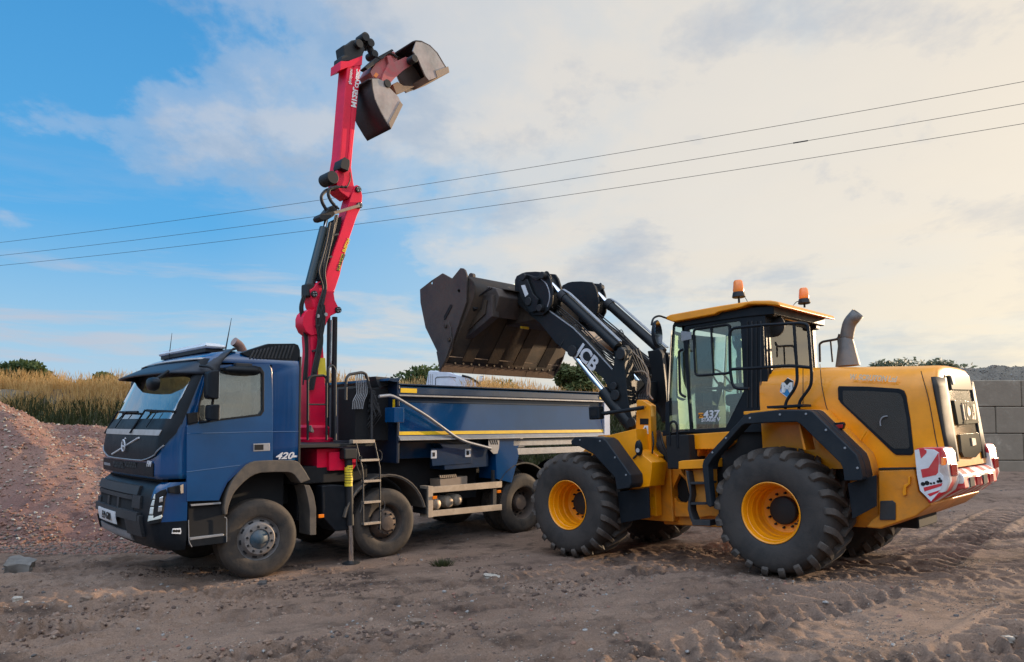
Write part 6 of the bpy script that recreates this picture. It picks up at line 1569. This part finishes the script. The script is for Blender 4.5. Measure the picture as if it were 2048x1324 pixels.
# ---- vegetation
def leafmat(name,c1,c2):
    m=bpy.data.materials.new(name); m.use_nodes=True; nt=m.node_tree; N=NT(nt); p=nt.nodes['Principled BSDF']
    oi=N.n('ShaderNodeNewGeometry'); rnd_=oi.outputs['Random Per Island']; 
    nt.links.new(N.mix(rnd_,c1,c2),p.inputs['Base Color']); p.inputs['Roughness'].default_value=.6; p.inputs['Specular IOR Level'].default_value=.25
    tr=N.n('ShaderNodeBsdfTranslucent'); nt.links.new(N.mix(rnd_,c1,c2),tr.inputs[0]); mx=N.n('ShaderNodeMixShader',inp={0:.3}); out=[n for n in nt.nodes if n.type=='OUTPUT_MATERIAL'][0]
    nt.links.new(p.outputs[0],mx.inputs[1]); nt.links.new(tr.outputs[0],mx.inputs[2]); nt.links.new(mx.outputs[0],out.inputs[0]); return m
DRY=leafmat('dry_grass_blades',(.42,.24,.075),(.72,.48,.20)); GRN=leafmat('green_grass_blades',(.035,.045,.018),(.09,.095,.035)); LEAF=leafmat('shrub_leaves',(.035,.06,.018),(.09,.12,.035)); LEAF2=leafmat('pale_leaves',(.07,.09,.03),(.15,.17,.06)); LEAFD=leafmat('hazy_leaves',(.07,.09,.05),(.13,.14,.08))
BARK=mat('bark',(.06,.045,.035),.9)
def blades(name,n,pos,h,mt,seed,w=.012,lean=.25,heads=True):
    rs=np.random.RandomState(seed); V=[];F=[];c=0
    for _ in range(n):
        p=pos(rs)
        if p is None: continue
        x,y,z=p; hh=h(rs,x,y); a=rs.rand()*6.28; lx,ly=(rs.randn()*lean*hh*.5,rs.randn()*lean*hh*.5); dx,dy=math.cos(a)*w,math.sin(a)*w
        V+=[(x-dx,y-dy,z-.05),(x+dx,y+dy,z-.05),(x+lx*.45-dx*.7,y+ly*.45-dy*.7,z+hh*.6),(x+lx*.45+dx*.7,y+ly*.45+dy*.7,z+hh*.6),(x+lx,y+ly,z+hh)]
        F+=[(c,c+1,c+3,c+2),(c+2,c+3,c+4)]; c+=5
        if heads and rs.rand()<.5:
            V+=[(x+lx*.8-w*1.3,y+ly*.8,z+hh*.84),(x+lx*.8+w*1.3,y+ly*.8,z+hh*.84),(x+lx*1.05,y+ly*1.05,z+hh*1.08)]; F+=[(c,c+1,c+2)]; c+=3
    me=bpy.data.meshes.new(name); me.from_pydata(V,[],F); me.materials.append(mt); o=bpy.data.objects.new(name,me); COL.objects.link(o); o['kind']='stuff'; return o
def bp(rs):
    x=-22+31*rs.rand(); y=21.6+5*rs.rand()
    if nz(x,y,.35,13)<-.28: return None
    z=bankz(x,y)
    if z<1.9+.6*rs.rand(): return None
    if nz(x,y,1.1,17)>.42: return None
    return (x,y,z)
def bh(rs,x,y): return (.18+.38*rs.rand())*(1+.7*nz(x,y,.6,5))*(.7 if rs.rand()<.4 else 1.15)*tab(x,[(-22,1.1),(-4,1.),(1,1.),(4,.9),(9,.6)])
g=blades('dry_grass',90000,bp,bh,DRY,1,.008,.5); tag(g,'tall straw coloured dry grass on the bank behind the lorry','grass')
def bp2(rs):
    x=-20+28*rs.rand(); y=20.9+3.2*rs.rand(); z=bankz(x,y); return (x,y,z) if z>-.05 and z<2.5 else None
g=blades('green_weeds',34000,bp2,lambda rs,x,y:(.15+.3*rs.rand())*(1+.9*nz(x,y,.8,3)),GRN,2,.022,.9,False); tag(g,'dark green weeds at the shaded foot of the bank','grass')
def leaves(mb,c,rad,n,rs,size=.09,clump=9):
    cl=[]
    for _ in range(clump):
        while True:
            p=Vector((rs.random()*2-1,rs.random()*2-1,rs.random()*1.7-.7))
            if p.length<1: break
        cl.append((Vector((c[0]+p.x*rad[0]*.75,c[1]+p.y*rad[1]*.75,c[2]+p.z*rad[2]*.8)),(.28+.3*rs.random())))
    for _ in range(n):
        q,r=cl[rs.randrange(clump)]; d=Vector((rs.gauss(0,1),rs.gauss(0,1),rs.gauss(0,1))).normalized()*(rs.random()**.45)*r
        p=q+Vector((d.x*rad[0],d.y*rad[1],d.z*rad[2])); u=Vector((rs.gauss(0,1),rs.gauss(0,1),rs.gauss(0,1))).normalized(); v=u.orthogonal().normalized(); s=size*(.6+.8*rs.random())
        mb.add([p-u*s,p+v*s*.45,p+u*s,p-v*s*.45],[(0,1,2,3)])
    return cl
def shrub(name,x,y,z,rad,n,label,cat,mt,seed,trunk=True,size=.09,clump=9,group=None):
    rs=random.Random(seed); root=empty(name,(x,y,z)); tag(root,label,cat,group)
    mb=MB(); cl=leaves(mb,(0,0,rad[2]*.9),rad,n,rs,size,clump); mb.build('crown',mt,root,0,0,clean=False)
    tm=MB(); tm.tube([(0,0,-.2),(.02,.0,rad[2]*.5),(0,.02,rad[2]*.9)],.05+.03*rad[2],7,True,.03)
    for q,r in cl: tm.tube([(0,0,rad[2]*.35),q*.6+Vector((0,0,.0)),q],.03+.01*rad[2],5,True,.008)
    tm.build('trunk' if 'tree' in name else 'stem',BARK,root,0,60)
    return root
def onbank(px,Y): 
    p=at(px,800,Y); return p.x,Y
x,y=onbank(20,27); shrub('bush',x-.6,y,2.9,(2.4,1.3,.72),11000,'wide dark green bush at the left edge on top of the grassy bank','bush',LEAF,1,size=.085,clump=16)
x,y=onbank(85,27.5); shrub('bush',x,y,2.9,(.9,1.0,.45),3200,'low dark bush just right of the big one on the left bank','bush',LEAF,2,size=.08,clump=10)
x,y=onbank(196,27); shrub('bush',x,y,3.0,(.65,.7,.40),2600,'small pale green bush rising from dry grass left of the lorry cab','bush',LEAF2,3,size=.07,clump=9)
x,y=onbank(168,27.6); shrub('bush',x,y,3.05,(.3,.4,.3),900,'tiny dark sapling in dry grass, left of the pale green bush','bush',LEAF,4,size=.06,clump=5)
x,y=onbank(860,27.5); shrub('tree',x,y,2.2,(1.25,1.2,1.0),9000,'rounded green tree behind the white lorry, under the loader bucket','tree',LEAF,5,size=.085,clump=15)
x,y=onbank(975,29); shrub('bush',x,y,2.2,(1.7,1.2,.75),7000,'broad dark bush behind dry grass right of the white lorry','bush',LEAF,6,size=.085,clump=14)
p=at(1150,775,24.9); shrub('bush',p.x,p.y,2.7,(.85,.75,.75),5200,'spiky green bush on the earth mound below the loader arm','bush',LEAF2,7,size=.085,clump=15)
p=at(1225,775,25.6); shrub('bush',p.x,p.y,2.55,(.9,.7,.55),3600,'darker bush behind the lift ram of the loader','bush',LEAF,8,size=.085,clump=12)
p=at(1835,745,33); shrub('tree',p.x,p.y,3.0,(2.3,1.4,1.2),9000,'broad hazy tree showing above the loader bonnet','tree',LEAFD,9,size=.11,clump=20)
p=at(1745,745,34); shrub('bush',p.x,p.y,3.3,(.35,.5,.55),700,'small sprig of bush left of the tree above the bonnet','bush',LEAFD,10,size=.09,clump=5)
def weeds_on(name,px,py,label,seed,n=120,h=.07,mt=None):
    Y=groundY(px,py); p=at(px,py,Y); rs=random.Random(seed); mb=MB(); z=gz(p.x,p.y)
    for _ in range(n):
        a=rs.random()*6.28; r=.02+.13*rs.random(); q=Vector((math.cos(a)*r,math.sin(a)*r*.7,0)); t=q*1.6+Vector((0,0,h*(.4+rs.random()))); w=Vector((-math.sin(a),math.cos(a),0))*.008
        mb.add([q-w,q+w,t],[(0,1,2)])
    o=mb.build(name,mt or GRN,None,0,0,clean=False); o.location=(p.x,p.y,z); tag(o,label,'weed'); return o
weeds_on('weed',885,1131,'small green weed tuft on bare ground in front of the lorry',1,200,.08)
# the tree belt across the yard behind the photographer, seen mirrored in the lorry's paint
rs=random.Random(77); mb=MB()
for k in range(46):
    x=-70+3.2*k+rs.random()*2; y=-34-6*rs.random(); h=3.+2.8*rs.random()
    leaves(mb,(x,y,h*.55),(2.4,2.,h*.62),520,rs,.38,9)
fw=mb.build('far_wood',LEAF,None,0,0,clean=False); tag(fw,'dark tree belt across the yard, seen only mirrored in the blue door','trees',None,'stuff')

# ================================================================= tidy the tree: single pieces, at most thing > part > sub-part
def split(o,newname):
    me=o.data; bm=bmesh.new(); bm.from_mesh(me); seen=set(); isl=[]
    for v in bm.verts:
        if v in seen: continue
        st=[v]; grp=set([v]); seen.add(v)
        while st:
            w=st.pop()
            for e in w.link_edges:
                x=e.other_vert(w)
                if x not in seen: seen.add(x); grp.add(x); st.append(x)
        isl.append([v.index for v in grp])
    bm.free()
    if len(isl)<2: o.name=newname; return
    V=[tuple(v.co) for v in me.vertices]; Fc=[tuple(p.vertices) for p in me.polygons]
    for g in isl:
        mp={i:k for k,i in enumerate(sorted(g))}; fs=[tuple(mp[i] for i in f) for f in Fc if f[0] in mp]
        m2=bpy.data.meshes.new(newname); m2.from_pydata([V[i] for i in sorted(g)],[],fs); m2.materials.append(me.materials[0]); m2.shade_smooth(); m2.set_sharp_from_angle(angle=R(35))
        n=bpy.data.objects.new(newname,m2); COL.objects.link(n); n.parent=o.parent; n.matrix_local=o.matrix_local.copy()
        for md in o.modifiers:
            q=n.modifiers.new(md.name,md.type)
            if md.type=='BEVEL': q.width=md.width; q.segments=md.segments; q.limit_method='ANGLE'; q.angle_limit=md.angle_limit
            if md.type=='SOLIDIFY': q.thickness=md.thickness; q.offset=md.offset
    first=n
    for ch in list(o.children): ch.parent=first
    bpy.data.objects.remove(o)
SPL={'wheel_nuts':'wheel_nut','pivot_pins':'pivot_pin','pivot_pin':'pivot_pin','bolts':'bolt','edge_bolts':'edge_bolt','air_tanks':'air_tank','bumper_corner':'bumper_corner','hand_holes':'hand_hole','control_levers':'control_lever'}
for o in list(COL.objects):
    b=o.name.split('.')[0]
    if b in SPL and o.type=='MESH': split(o,SPL[b])
def depth(o):
    d=0
    while o.parent is not None: o=o.parent; d+=1
    return d
for _ in range(3):
    for o in list(COL.objects):
        if depth(o)>2: o.parent=o.parent.parent
